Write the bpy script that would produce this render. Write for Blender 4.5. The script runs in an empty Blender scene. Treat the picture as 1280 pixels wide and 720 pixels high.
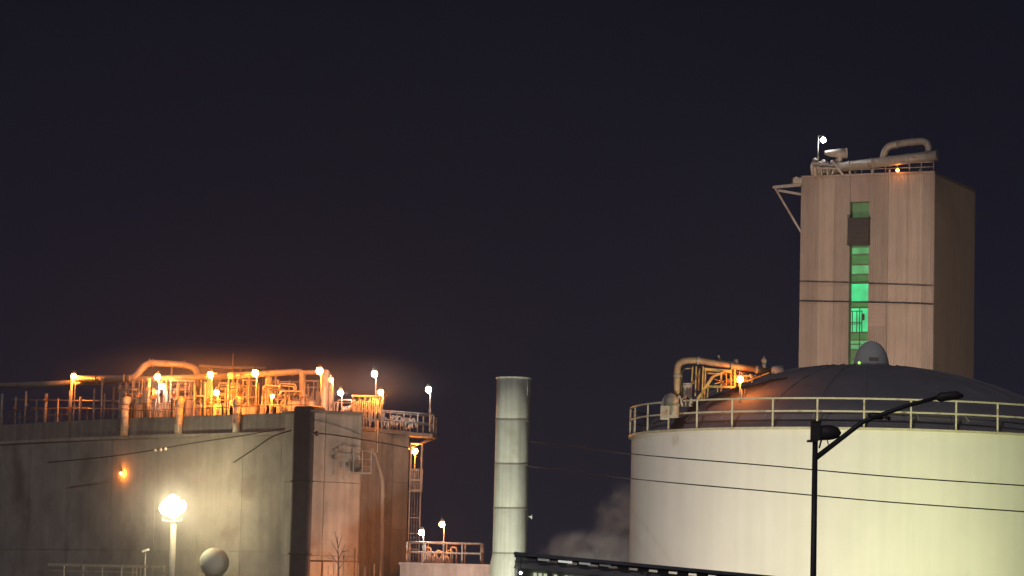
import bpy, bmesh, math, random
from mathutils import Vector, Matrix
random.seed(7)
S = bpy.context.scene
COL = S.collection
# ------------------------------------------------------------------ camera
F = 3800.0                      # focal length in pixels of the 1280 px wide photograph
HOR = 744.0                     # where the horizon lies (just below the frame)
PITCH = math.atan((HOR - 360) / F)
ROLL = math.radians(1.4)
EYE = Vector((0, 0, 2.0))
fwd = Vector((0, math.cos(PITCH), math.sin(PITCH)))
up0 = Vector((0, -math.sin(PITCH), math.cos(PITCH)))
rt0 = Vector((1, 0, 0))
rt = rt0 * math.cos(ROLL) + up0 * math.sin(ROLL)
up = up0 * math.cos(ROLL) - rt0 * math.sin(ROLL)
cd = bpy.data.cameras.new('camera')
cam = bpy.data.objects.new('camera', cd)
COL.objects.link(cam)
cd.sensor_width = 36
cd.lens = 36 * F / 1280
cd.clip_start = 0.5
cd.clip_end = 5000
M3 = Matrix((rt, up, -fwd)).transposed()
cam.matrix_world = Matrix.Translation(EYE) @ M3.to_4x4()
S.camera = cam

def at(px, py, D):
    """the place at distance D (along the ground) that stands at px, py of the photograph"""
    d = rt * (px - 640) + up * (360 - py) + fwd * F
    return EYE + d * (D / d.y)

# ------------------------------------------------------------------ sky, fill light, exposure
W = bpy.data.worlds.new('World')
S.world = W
W.use_nodes = True
nt = W.node_tree
bg = nt.nodes['Background']
sky = nt.nodes.new('ShaderNodeTexSky')
sky.sky_type = 'NISHITA'
sky.sun_disc = False
sky.sun_elevation = math.radians(-9)
sky.sun_rotation = math.radians(200)
geo = nt.nodes.new('ShaderNodeNewGeometry')
sep = nt.nodes.new('ShaderNodeSeparateXYZ')
nt.links.new(geo.outputs['Incoming'], sep.inputs[0])
mth = nt.nodes.new('ShaderNodeMath'); mth.operation = 'ABSOLUTE'
nt.links.new(sep.outputs['Z'], mth.inputs[0])
rmp = nt.nodes.new('ShaderNodeValToRGB')
rmp.color_ramp.elements[0].position = 0.0
rmp.color_ramp.elements[0].color = (0.0052, 0.0068, 0.0185, 1)
rmp.color_ramp.elements[1].position = 0.30
rmp.color_ramp.elements[1].color = (0.0038, 0.0042, 0.0078, 1)
nt.links.new(mth.outputs[0], rmp.inputs[0])
mx = nt.nodes.new('ShaderNodeMix'); mx.data_type = 'RGBA'; mx.blend_type = 'ADD'
mx.inputs[0].default_value = 0.05
nt.links.new(rmp.outputs[0], mx.inputs[6])
nt.links.new(sky.outputs[0], mx.inputs[7])
nt.links.new(mx.outputs[2], bg.inputs[0])
bg.inputs[1].default_value = 1.0
sd = bpy.data.lights.new('fill_sun', 'SUN')  # added fill that lifts the unlit surfaces, not a source in the sky
sd.energy = 0.42
sd.angle = math.radians(0.5)
sd.color = (0.93, 0.9, 1.0)
so = bpy.data.objects.new('fill_sun', sd)
so.rotation_euler = (math.radians(58), 0, math.radians(-22))
COL.objects.link(so)
S.view_settings.view_transform = 'Standard'
S.view_settings.look = 'None'
S.view_settings.exposure = 0
S.view_settings.gamma = 1
S.render.engine = 'CYCLES'
S.cycles.use_denoising = True
S.cycles.max_bounces = 6
S.cycles.diffuse_bounces = 3
S.cycles.volume_bounces = 1
S.cycles.sample_clamp_indirect = 4.0
S.cycles.volume_max_steps = 96

# ------------------------------------------------------------------ materials
def mat(name, col, rough=0.6, metal=0.0, var=0.25, scale=3.0, streak=0.0, bump=0.0, tint=None, tint_amt=0.0):
    m = bpy.data.materials.new(name)
    m.use_nodes = True
    n, l = m.node_tree.nodes, m.node_tree.links
    p = n['Principled BSDF']
    p.inputs['Roughness'].default_value = rough
    p.inputs['Metallic'].default_value = metal
    tc = n.new('ShaderNodeTexCoord')
    nz = n.new('ShaderNodeTexNoise')
    nz.inputs['Scale'].default_value = scale
    nz.inputs['Detail'].default_value = 6
    nz.inputs['Roughness'].default_value = 0.65
    l.new(tc.outputs['Object'], nz.inputs['Vector'])
    r = n.new('ShaderNodeValToRGB')
    r.color_ramp.elements[0].position = 0.3
    r.color_ramp.elements[1].position = 0.7
    a = [max(0, c * (1 - var)) for c in col] + [1]
    b = [min(1, c * (1 + var * 0.6)) for c in col] + [1]
    r.color_ramp.elements[0].color = a
    r.color_ramp.elements[1].color = b
    l.new(nz.outputs['Fac'], r.inputs[0])
    out = r.outputs[0]
    if streak > 0:
        mp = n.new('ShaderNodeMapping')
        mp.inputs['Scale'].default_value = (2.2, 2.2, 0.09)
        l.new(tc.outputs['Object'], mp.inputs[0])
        n2 = n.new('ShaderNodeTexNoise')
        n2.inputs['Scale'].default_value = 1.4
        n2.inputs['Detail'].default_value = 5
        l.new(mp.outputs[0], n2.inputs['Vector'])
        r2 = n.new('ShaderNodeValToRGB')
        r2.color_ramp.elements[0].position = 0.35
        r2.color_ramp.elements[0].color = (1 - streak, 1 - streak * 1.08, 1 - streak * 1.15, 1)
        r2.color_ramp.elements[1].position = 0.62
        r2.color_ramp.elements[1].color = (1, 1, 1, 1)
        l.new(n2.outputs['Fac'], r2.inputs[0])
        mm = n.new('ShaderNodeMix'); mm.data_type = 'RGBA'; mm.blend_type = 'MULTIPLY'
        mm.inputs[0].default_value = 1
        l.new(out, mm.inputs[6]); l.new(r2.outputs[0], mm.inputs[7])
        out = mm.outputs[2]
    if tint:
        n3 = n.new('ShaderNodeTexNoise')
        n3.inputs['Scale'].default_value = scale * 0.45
        n3.inputs['Detail'].default_value = 8
        l.new(tc.outputs['Object'], n3.inputs['Vector'])
        r3 = n.new('ShaderNodeValToRGB')
        r3.color_ramp.elements[0].position = 0.62 - tint_amt * 0.2
        r3.color_ramp.elements[0].color = (0, 0, 0, 1)
        r3.color_ramp.elements[1].position = 0.74 - tint_amt * 0.2
        l.new(n3.outputs['Fac'], r3.inputs[0])
        m3 = n.new('ShaderNodeMix'); m3.data_type = 'RGBA'
        l.new(r3.outputs[0], m3.inputs[0])
        l.new(out, m3.inputs[6]); m3.inputs[7].default_value = (*tint, 1)
        out = m3.outputs[2]
    l.new(out, p.inputs['Base Color'])
    if bump > 0:
        bn = n.new('ShaderNodeBump')
        bn.inputs['Strength'].default_value = bump
        bn.inputs['Distance'].default_value = 0.05
        l.new(nz.outputs['Fac'], bn.inputs['Height'])
        l.new(bn.outputs[0], p.inputs['Normal'])
    return m

def emis(name, col, strength, base=(0.6, 0.6, 0.6)):
    m = bpy.data.materials.new(name)
    m.use_nodes = True
    p = m.node_tree.nodes['Principled BSDF']
    p.inputs['Base Color'].default_value = (*base, 1)
    p.inputs['Emission Color'].default_value = (*col, 1)
    p.inputs['Emission Strength'].default_value = strength
    return m

def glow_pane(name, col, strength, scale):
    m = emis(name, col, strength, (0.05, 0.1, 0.06))
    n, l = m.node_tree.nodes, m.node_tree.links
    p = n['Principled BSDF']
    p.inputs['Roughness'].default_value = 0.3
    tc = n.new('ShaderNodeTexCoord')
    nz = n.new('ShaderNodeTexNoise'); nz.inputs['Scale'].default_value = scale; nz.inputs['Detail'].default_value = 3
    l.new(tc.outputs['Object'], nz.inputs['Vector'])
    mr = n.new('ShaderNodeMapRange')
    mr.inputs['From Min'].default_value = 0.3; mr.inputs['From Max'].default_value = 0.7
    mr.inputs['To Min'].default_value = strength * 0.7; mr.inputs['To Max'].default_value = strength * 1.25
    l.new(nz.outputs['Fac'], mr.inputs['Value'])
    l.new(mr.outputs[0], p.inputs['Emission Strength'])
    return m

CONC = mat('weathered_concrete', (0.36, 0.33, 0.28), 0.9, var=0.30, scale=0.55, streak=0.13, bump=0.5, tint=(0.2, 0.16, 0.13), tint_amt=0.25)
CONC_P = mat('pale_concrete', (0.42, 0.39, 0.33), 0.9, var=0.26, scale=0.7, streak=0.2, bump=0.5, tint=(0.24, 0.2, 0.16), tint_amt=0.2)
CONC_D = mat('ledge_concrete', (0.27, 0.25, 0.22), 0.9, var=0.25, scale=2, streak=0.3, bump=0.4)
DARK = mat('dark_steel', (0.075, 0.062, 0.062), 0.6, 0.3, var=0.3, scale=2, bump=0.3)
ORANGEP = mat('orange_insulated_pipe', (0.42, 0.28, 0.17), 0.6, 0.15, var=0.3, scale=4, tint=(0.24, 0.12, 0.06), tint_amt=0.4, bump=0.3)  # more orange tone for the gooseneck, with browner blotches
YELL = mat('lamplit_yellow', (0.62, 0.42, 0.13), 0.5, 0.1, var=0.2, scale=6, tint=(0.3, 0.16, 0.06), tint_amt=0.2)  # the lamp's yellow glow is put into the valve frame's colour
BLACK = mat('black_paint', (0.045, 0.042, 0.042), 0.5, 0.0, var=0.3, scale=8)
GALV = mat('galvanised_steel', (0.38, 0.35, 0.31), 0.55, 0.25, var=0.3, scale=5, tint=(0.25, 0.14, 0.07), tint_amt=0.35)
PIPE = mat('insulated_pipe', (0.42, 0.38, 0.32), 0.5, 0.15, var=0.25, scale=4, tint=(0.3, 0.2, 0.12), tint_amt=0.25, bump=0.3)
RAILP = mat('pale_rail_paint', (0.55, 0.52, 0.38), 0.5, 0.1, var=0.2, scale=6, tint=(0.25, 0.16, 0.08), tint_amt=0.2)
VESS = mat('vessel_paint', (0.5, 0.44, 0.39), 0.5, 0.1, var=0.25, scale=3, streak=0.2)
TANKW = mat('tank_white_paint', (0.72, 0.72, 0.67), 0.75, var=0.06, scale=0.5, streak=0.055)
DOME = mat('tank_roof_grey', (0.255, 0.235, 0.26), 0.8, var=0.15, scale=1.0, bump=0.2)
CLAD = mat('corrugated_cladding', (0.42, 0.36, 0.31), 0.7, 0.1, var=0.12, scale=0.6, streak=0.14)
CLADE = mat('corrugated_cladding_faded', (0.335, 0.285, 0.25), 0.7, 0.1, var=0.12, scale=0.6, streak=0.14)
CLADD = mat('cladding_darker', (0.36, 0.29, 0.26), 0.7, 0.1, var=0.12, scale=0.6, streak=0.12)
STACKM = mat('stack_paint', (0.56, 0.57, 0.49), 0.65, 0.1, var=0.13, scale=1.2, streak=0.3, tint=(0.38, 0.38, 0.27), tint_amt=0.1)
BRICK = mat('brown_render', (0.33, 0.26, 0.23), 0.9, var=0.25, scale=2, streak=0.25, bump=0.3)
WIRE = mat('cable_rubber', (0.03, 0.028, 0.028), 0.9, var=0.2, scale=4)
GROUND = mat('gravel_yard', (0.11, 0.10, 0.09), 0.95, var=0.4, scale=1.5, bump=0.6)
ROOFG = mat('canopy_sheet', (0.22, 0.22, 0.24), 0.6, 0.2, var=0.3, scale=2, streak=0.2)
SOFF = mat('soffit_sheet', (0.30, 0.29, 0.29), 0.8, var=0.3, scale=1.5)
RUST = mat('rusty_steel', (0.28, 0.13, 0.06), 0.8, 0.2, var=0.4, scale=4)
GREEND = mat('stairwell_lining', (0.10, 0.15, 0.09), 0.7, var=0.3, scale=2)
PALEG = mat('pale_green_flare', (0.46, 0.49, 0.42), 0.6, var=0.08, scale=1)
INS = mat('insulator_brown', (0.06, 0.04, 0.035), 0.4, var=0.2, scale=5)
INSW = mat('white_porcelain', (0.8, 0.78, 0.7), 0.35, var=0.1, scale=5)

ORANGE = (1.0, 0.26, 0.028)
WHITE = (0.95, 0.97, 1.0)
CREAM = (1.0, 0.88, 0.54)
L_OR = emis('sodium_glow', ORANGE, 1.0)
L_OR.node_tree.nodes['Principled BSDF'].inputs['Emission Strength'].default_value = 820
L_WH = emis('white_glow', WHITE, 125)
L_OS = emis('sodium_glow_soft', ORANGE, 150)
L_CR = emis('cream_glow', CREAM, 66)
L_TUBE = emis('tube_glow', (0.9, 0.95, 0.85), 1.6)
L_SLAT = emis('window_glow', (0.85, 0.95, 0.6), 0.55)

# ------------------------------------------------------------------ mesh helpers
class MB:
    def __init__(s): s.v = []; s.f = []; s.sm = []
    def add(s, v, f, smooth=False):
        o = len(s.v)
        s.v += [Vector(p) for p in v]
        s.f += [tuple(i + o for i in q) for q in f]
        s.sm += [smooth] * len(f)
        return s
    def hexa(s, p):     # 8 corners: bottom 4 then top 4
        return s.add(p, [(3, 2, 1, 0), (4, 5, 6, 7), (0, 1, 5, 4), (1, 2, 6, 5), (2, 3, 7, 6), (3, 0, 4, 7)])
    def box(s, c, d, rz=0.0):
        c = Vector(c); x, y, z = d[0] / 2, d[1] / 2, d[2] / 2
        R = Matrix.Rotation(rz, 3, 'Z')
        return s.hexa([c + R @ Vector(q) for q in ((-x, -y, -z), (x, -y, -z), (x, y, -z), (-x, y, -z), (-x, -y, z), (x, -y, z), (x, y, z), (-x, y, z))])
    def beam(s, p, q, w, h=None):
        p, q = Vector(p), Vector(q); h = h or w
        d = (q - p).normalized()
        u = d.cross(Vector((0, 0, 1)))
        if u.length < 1e-3: u = Vector((1, 0, 0))
        u.normalize(); t = u.cross(d).normalized()
        u *= w / 2; t *= h / 2
        return s.hexa([p - u - t, p + u - t, q + u - t, q - u - t, p - u + t, p + u + t, q + u + t, q - u + t])
    def tube(s, pts, r, n=8, smooth=True):
        pts = [Vector(p) for p in pts]
        vs, fs = [], []
        prev = None
        for i, p in enumerate(pts):
            a = pts[max(0, i - 1)]; b = pts[min(len(pts) - 1, i + 1)]
            d = (b - a).normalized()
            if prev is None:
                u = d.cross(Vector((0, 0, 1)))
                if u.length < 1e-2: u = Vector((1, 0, 0))
            else:
                u = prev - d * prev.dot(d)
            u.normalize(); prev = u; t = d.cross(u)
            rr = r[i] if isinstance(r, (list, tuple)) else r
            for k in range(n):
                an = 2 * math.pi * k / n
                vs.append(p + (u * math.cos(an) + t * math.sin(an)) * rr)
        for i in range(len(pts) - 1):
            for k in range(n):
                k2 = (k + 1) % n
                fs.append((i * n + k, i * n + k2, (i + 1) * n + k2, (i + 1) * n + k))
        o = len(s.v)
        s.add(vs, fs, smooth)
        m = (len(pts) - 1) * n
        s.f.append(tuple(o + k for k in reversed(range(n)))); s.sm.append(False)
        s.f.append(tuple(o + m + k for k in range(n))); s.sm.append(False)
        return s
    def lathe(s, c, prof, n=32, smooth=True, a0=0, a1=2 * math.pi):
        c = Vector(c); full = abs(a1 - a0 - 2 * math.pi) < 1e-6
        vs, fs = [], []; m = n if full else n + 1
        for r, z in prof:
            for k in range(m):
                a = a0 + (a1 - a0) * k / n
                vs.append(c + Vector((r * math.cos(a), r * math.sin(a), z)))
        for i in range(len(prof) - 1):
            for k in range(n):
                k2 = (k + 1) % m
                fs.append((i * m + k, i * m + k2, (i + 1) * m + k2, (i + 1) * m + k))
        return s.add(vs, fs, smooth)
    def ball(s, c, r, sz=1.0, n=12):
        prof = []
        for i in range(n // 2 + 1):
            t = -math.pi / 2 + math.pi * i / (n // 2)
            prof.append((max(1e-4, r * math.cos(t)), r * sz * math.sin(t)))
        return s.lathe(c, prof, n)
    def build(s, name, m, parent=None, bevel=0.0):
        me = bpy.data.meshes.new(name)
        off = parent_loc(parent)
        me.from_pydata([p - off for p in s.v], [], s.f)
        me.polygons.foreach_set('use_smooth', s.sm)
        me.materials.append(m)
        me.update()
        o = bpy.data.objects.new(name, me)
        COL.objects.link(o)
        if parent: o.parent = parent
        if bevel:
            b = o.modifiers.new('bevel', 'BEVEL'); b.width = bevel; b.segments = 2; b.limit_method = 'ANGLE'
        return o

def parent_loc(p):
    v = Vector((0, 0, 0))
    while p is not None:
        v = v + p.location; p = p.parent
    return v

def thing(name, label, cat, loc=(0, 0, 0), group=None):
    o = bpy.data.objects.new(name, None)
    o.empty_display_size = 0.3
    COL.objects.link(o)
    o.location = Vector(loc)
    o['label'] = label; o['category'] = cat
    if group: o['group'] = group
    return o

def tag(o, label, cat, group=None):
    o['label'] = label; o['category'] = cat
    if group: o['group'] = group
    return o

def smooth_path(pts, rad=3):
    """round the corners of a pipe run"""
    pts = [Vector(p) for p in pts]
    out = [pts[0]]
    for i in range(1, len(pts) - 1):
        a, b, c = pts[i - 1], pts[i], pts[i + 1]
        r = min(rad, (b - a).length * .45, (c - b).length * .45)
        p = b + (a - b).normalized() * r; q = b + (c - b).normalized() * r
        for k in range(6):
            t = k / 5
            out.append(p * (1 - t) ** 2 + b * 2 * t * (1 - t) + q * t * t)
    out.append(pts[-1])
    return out

# ------------------------------------------------------------------ ground
g = MB()
NX, NY = 30, 30
gx = [-300 + 600 * i / NX for i in range(NX + 1)]
gy = [-60 + 560 * i / NY for i in range(NY + 1)]
g.add([(x, y, 0) for y in gy for x in gx], [(j * (NX + 1) + i, j * (NX + 1) + i + 1, (j + 1) * (NX + 1) + i + 1, (j + 1) * (NX + 1) + i) for j in range(NY) for i in range(NX)])
gr = g.build('ground', GROUND); gr['kind'] = 'structure'

# ------------------------------------------------------------------ lamps
def lamp(px, py, D, glow, r, z0, label, name='platform_lamp', cat='lamp', group='lamps on the process deck', side=0.12, cap=True):
    """pole, bracket, shade cap and glowing globe"""
    c = at(px, py, D)
    base = Vector((c.x + side, c.y + 0.02, z0))
    t = thing(name, label, cat, base, group)
    top = Vector((base.x, base.y, c.z + r + 0.10))
    MB().tube([base, top], 0.035, 8).build('pole', GALV, t)
    MB().tube([top, Vector((c.x, c.y, c.z + r + 0.14))], 0.025, 6).build('bracket', GALV, t)
    MB().box((base.x, base.y - .05, base.z + (top.z - base.z) * .45), (.14, .09, .22)).build('ballast_box', GALV, t)
    head = None
    if cap: head = MB().lathe((c.x, c.y, 0), [(0.01, c.z + r + 0.17), (0.07, c.z + r + 0.16), (r * .8, c.z + r * .92), (r * .78, c.z + r * .86)], 12).build('lamp_head', GALV, t)
    MB().ball(c, r, 1.05, 12).build('lamp_globe', glow, head or t)
    return t

def flood(loc, target, col, watts, angle, label, blend=0.6, name='floodlight'):
    loc, target = Vector(loc), Vector(target)
    d = (target - loc).normalized()
    t = thing(name, label, 'floodlight', (loc.x, loc.y, 0), 'floodlights on the ground')
    h = MB(); h.beam(loc - d * 0.34, loc - d * 0.06, 0.5, 0.36); h.build('housing', BLACK, t, 0.02)
    MB().tube([(loc.x, loc.y, 0), loc - d * 0.22 - Vector((0, 0, .16))], 0.04, 8).build('stand', GALV, t)
    b = MB(); b.beam(loc - d * 0.055, loc - d * 0.03, 0.42, 0.28); b.build('lens', emis('flood_lens', col, 4), t)
    ld = bpy.data.lights.new('floodlight_beam', 'SPOT')
    ld.energy = watts; ld.color = col; ld.spot_size = math.radians(angle); ld.spot_blend = blend; ld.shadow_soft_size = 0.5
    lo = bpy.data.objects.new('floodlight_beam', ld)
    COL.objects.link(lo)
    lo.matrix_world = Matrix.Translation(loc) @ (-d).to_track_quat('Z', 'Y').to_matrix().to_4x4()
    return t

# =================================================================== LEFT: concrete containment building
def wallD(px): return 170 + 0.0475 * (392 - px) + max(0, (200 - px)) * 0.0001 * (200 - px)
ZP, ZL = 11.95, 10.88           # parapet top, ledge
cb = thing('concrete_tank', 'long stained concrete tank wall with a projecting corner pillar under the orange lit pipework', 'storage tank', (-12, 176, 0))
pxs = [-60, -10, 40, 90, 142, 196, 250, 304, 352, 392]
wp = [at(p, 560, wallD(p)) for p in pxs]
LIFT = [0, 4.1, ZL - 0.16]
for i in range(len(pxs) - 1):
    a, b = wp[i], wp[i + 1]
    d = Vector((b.x - a.x, b.y - a.y, 0)); L = d.length; d.normalize()
    nrm = Vector((d.y, -d.x, 0))
    for j in range(len(LIFT) - 1):
        g0 = 0.009; off = random.uniform(-0.005, 0.005)
        p0 = Vector((a.x, a.y, 0)) + d * g0; p1 = Vector((b.x, b.y, 0)) - d * g0
        z0, z1 = LIFT[j] + (0 if j == 0 else g0), LIFT[j + 1] - g0
        q = []
        for z in (z0, z1):
            q += [p0 + nrm * off + Vector((0, 0, z)), p1 + nrm * off + Vector((0, 0, z)), p1 - nrm * .3 + Vector((0, 0, z)), p0 - nrm * .3 + Vector((0, 0, z))]
        MB().hexa(q).build('panel', CONC, cb, 0.006)
    # parapet band stands back a little, ledge proud of the wall
    q = []
    for z in (ZL, ZP):
        q += [Vector((a.x, a.y, z)) - nrm * .06, Vector((b.x, b.y, z)) - nrm * .06, Vector((b.x, b.y, z)) - nrm * .3, Vector((a.x, a.y, z)) - nrm * .3]
    MB().hexa(q).build('parapet', CONC_D, cb)
    q = []
    for z in (ZL - 0.16, ZL + .02):
        q += [Vector((a.x, a.y, z)) + nrm * .12, Vector((b.x, b.y, z)) + nrm * .12, Vector((b.x, b.y, z)) - nrm * .3, Vector((a.x, a.y, z)) - nrm * .3]
    MB().hexa(q).build('ledge', CONC_P, cb)
# backing core behind the joints, and the deck on top
core = [at(p, 560, wallD(p) + 0.35) for p in pxs] + [at(446, 560, 170.6), at(506, 560, 175.0)]
top = 11.45
back = [Vector((p.x + 1.0, 192, 0)) for p in reversed(core)]
ring = [Vector((p.x, p.y, 0)) for p in core] + [at(515, 560, 192), at(-62, 560, 200)]
ring = [Vector((p.x, p.y, 0)) for p in ring]
n = len(ring)
core_mb = MB()
core_mb.add([p for p in ring] + [p + Vector((0, 0, 11.0)) for p in ring],
            [(i, (i + 1) % n, n + (i + 1) % n, n + i) for i in range(n)] + [tuple(n + i for i in range(n))])
core_mb.build('core', CONC_D, cb)
MB().add([Vector((p.x, p.y, 11.02)) for p in ring[:10]] + [Vector((ring[-1].x, ring[-1].y, 11.02))] + [Vector((at(440, 560, 192).x, 192, 11.02))],
         [tuple(range(12))]).build('deck', CONC_D, cb)
# corner pillar: front face 388-450, with top slab
def quadbox(pa, pb, depth, z0, z1):
    a, b = Vector((pa.x, pa.y, 0)), Vector((pb.x, pb.y, 0))
    d = (b - a).normalized(); nn = Vector((d.y, -d.x, 0))
    q = []
    for z in (z0, z1):
        for p in (a, b, b - nn * depth, a - nn * depth): q.append(p + Vector((0, 0, z)))
    return MB().hexa(q)
PF = lambda px: at(px, 600, 168.4 + 0.030 * (px - 390))
edges = [389.5, 405, 450]
for i in range(2):
    z = 0.0
    for k, z1 in enumerate([3.9, 8.0, ZP - 0.12]):
        pa, pb = PF(edges[i] + (0.4 if i else 0)), PF(edges[i + 1] - 0.3)
        if i == 1: pa.y += 0.05; pb.y += 0.05
        quadbox(pa, pb, 3.0, z + .03, z1).build('panel', CONC_P, cb, 0.02)
        z = z1
pa, pb = PF(389), PF(451)
pa.y += .1; pb.y += .1
quadbox(pa, pb, 2.9, 0, ZP - 0.14).build('pillar_core', CONC_D, cb)
pa, pb = PF(387.5), PF(452)
pa.y -= .12; pb.y -= .12
quadbox(pa, pb, 3.3, ZP - .115, ZP + .02).build('pillar_cap', CONC_D, cb, 0.02)
# dark rounded duct beside the pillar
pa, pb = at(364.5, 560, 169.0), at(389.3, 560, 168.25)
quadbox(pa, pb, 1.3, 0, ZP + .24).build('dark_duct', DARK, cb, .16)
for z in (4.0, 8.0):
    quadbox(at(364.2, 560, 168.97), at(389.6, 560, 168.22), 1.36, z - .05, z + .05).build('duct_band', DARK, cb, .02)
# right facet 450-510, in panels
RW = lambda px: at(px, 620, 171.3 + 0.066 * (px - 450))
ed = [450.5, 477.5, 510]
for i in range(2):
    z = 0
    for z1 in [2.9, 5.6, 8.3, 11.0]:
        quadbox(RW(ed[i] + .3), RW(ed[i + 1] - .3), .3, z + .025, z1).build('panel', CONC, cb, 0.015)
        z = z1
pa, pb = RW(450.5), RW(510.5)
pa.y -= .08; pb.y -= .08
quadbox(pa, pb, 1.0, 11.02, 11.25).build('cornice', CONC_D, cb, 0.015)

# orange lit vent posts standing in front of the parapet
ZD = 11.04
for k, (px, lab) in enumerate([(155, 'leftmost stubby vent pipe rising in front of the parapet'), (222.5, 'middle stubby vent pipe rising in front of the parapet'), (295, 'stubby vent pipe before the parapet nearest the corner pillar')]):
    D = wallD(px) - .22
    c = at(px, 546, D); tp = at(px, 504, D)
    t = thing('vent_pipe', lab, 'pipe', (c.x, c.y, ZL + .02), 'vent pipes on the ledge')
    r = 5 * D / F
    MB().tube([(c.x, c.y, ZL + .02), (c.x, c.y, tp.z - .1)], r, 14).build('pipe', PIPE, t)
    MB().tube(smooth_path([(c.x, c.y, tp.z - .1), (c.x, c.y, tp.z + .15), (c.x + .1, c.y + .45, tp.z + .2)], .25), r * 1.12, 14).build('elbow', PIPE, t)
    for dz in (.55, 1.1, 1.6):
        MB().tube([(c.x, c.y, ZL + dz), (c.x, c.y, ZL + dz + .06)], r * 1.2, 14).build('clamp', GALV, t)

# --------------------------------------------------------- pipework on the deck
def P(px, py, D=None):
    D = D if D else wallD(px) + 3.5
    D += 1.8 if px < 438 else 0
    if px < 365: D = max(D, wallD(px) + 1.0)
    return at(px, py, D)
def run(parent, name, pts, rpx, m=PIPE, D=None, rad=.3, n=10):
    pp = [P(*q[:2], q[2] if len(q) > 2 else D) for q in pts]
    r = rpx * pp[0].y / F
    return MB().tube(smooth_path(pp, rad), r, n).build(name, m, parent)
def vert(parent, name, px, ytop, rpx, m=PIPE, D=None, n=8, zb=None, ybot=None):
    a = P(px, ytop, D)
    zb = ZD if zb is None else zb
    if ybot: zb = P(px, ybot, D).z
    return MB().tube([(a.x, a.y, zb), (a.x, a.y, a.z)], rpx * a.y / F, n).build(name, m, parent)
def ring_at(parent, p, d, r, w=.07, m=GALV, name='flange'):
    d = Vector(d).normalized(); p = Vector(p)
    return MB().tube([p - d * w / 2, p + d * w / 2], r, 12, False).build(name, m, parent)

# arched header
t = thing('arched_pipe', 'large arched header pipe climbing over the leftmost lamps', 'pipe', P(190, 520))
DA = 181.0
run(t, 'pipe', [(96, 474), (168, 473), (184, 453), (231, 456), (246, 461), (246.5, 482)], 4.2, D=DA, rad=.45, n=14)
for (px, py, dx, dz) in [(120, 474, 1, 0), (155, 473, 1, 0), (162, 473, 1, 0), (174, 465.5, 1, 1.1), (180, 458.5, 1, 1.1), (187, 453.3, 1, 0), (191, 453.6, 1, 0), (230, 456, 1, -.1), (246.4, 473, 0, 1)]:
    ring_at(t, P(px, py, DA), (dx, 0, dz), 5.6 * DA / F, .06)
for px in (128, 168, 215, 246):
    vert(t, 'support', px, 474 if px != 215 else 456, 1.2, GALV, D=DA)
for seg in [(250, 459, 300, 460), (300, 460, 332, 461)]:
    pass
t = thing('thin_high_pipe', 'thin pipe running highest behind the thin antenna', 'pipe', P(290, 520))
run(t, 'pipe', [(249, 457), (275, 459), (332, 460)], 1.6, D=183)
for px in (262, 301, 329): vert(t, 'support', px, 460, .9, GALV, D=183)
# straight headers
t = thing('header_pipe', 'straight orange lit header pipe below the arched pipe', 'pipe', P(250, 520))
run(t, 'pipe', [(-46, 484), (60, 480), (205, 473), (303, 469.5)], 3.4, D=179.5, n=12)
for px in (212, 229, 246, 288): ring_at(t, P(px, 473 - (px - 205) * .036, 179.5), (1, 0, 0), 4.6 * 179.5 / F)
for px in (90, 209, 252, 286): vert(t, 'support', px, 473, 1.3, GALV, D=179.5)
t = thing('bright_header_pipe', 'fat bright header pipe dropping beside the tall corner lamp', 'pipe', P(350, 515))
run(t, 'pipe', [(285, 470), (374, 464.5), (378, 466), (378, 514)], 4.0, D=175.5, rad=.3, n=14)
for px in (292, 300, 346, 366): ring_at(t, P(px, 470 - (px - 285) * .06, 175.5), (1, 0, 0), 5.2 * 175.5 / F)
for py in (476, 500): ring_at(t, P(378, py, 175.5), (0, 0, 1), 5.0 * 175.5 / F)
run(t, 'branch_pipe', [(379, 466), (395, 465), (402, 466)], 3.2, D=175.5)
for px in (312, 345): vert(t, 'support', px, 468, 1.4, GALV, D=175.5)

# manifolds: groups of standpipes, each with caps and valves
def manifold(label, cols, D, rails, seed, cat='pipework', name='pipe_manifold'):
    rnd = random.Random(seed)
    t = thing(name, label, cat, Vector((P(cols[0][0], 520, D).x, D, ZD)))
    for (px, yt, r) in cols:
        vert(t, 'pipe', px, yt, r, PIPE, D=D + rnd.uniform(-.5, .5))
        a = P(px, yt, D)
        if rnd.random() < .6:
            yb = rnd.uniform(yt + 8, 515)
            ring_at(t, P(px, yb, D), (0, 0, 1), (r + 1.1) * D / F, .07)
        if rnd.random() < .35:
            p = P(px, rnd.uniform(yt + 6, 512), D)
            v = MB(); v.tube([p + Vector((0, -.2, 0)), p + Vector((0, -.24, 0))], .13, 10, False); v.build('valve_wheel', RUST, t)
            MB().tube([p, p + Vector((0, -.2, 0))], .03, 6).build('valve_stem', GALV, t)
    for (x0, x1, y, r) in rails:
        run(t, 'cross_pipe', [(x0, y), (x1, y - (x1 - x0) * -0.01)], r, D=D - .1)
    return t

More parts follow.
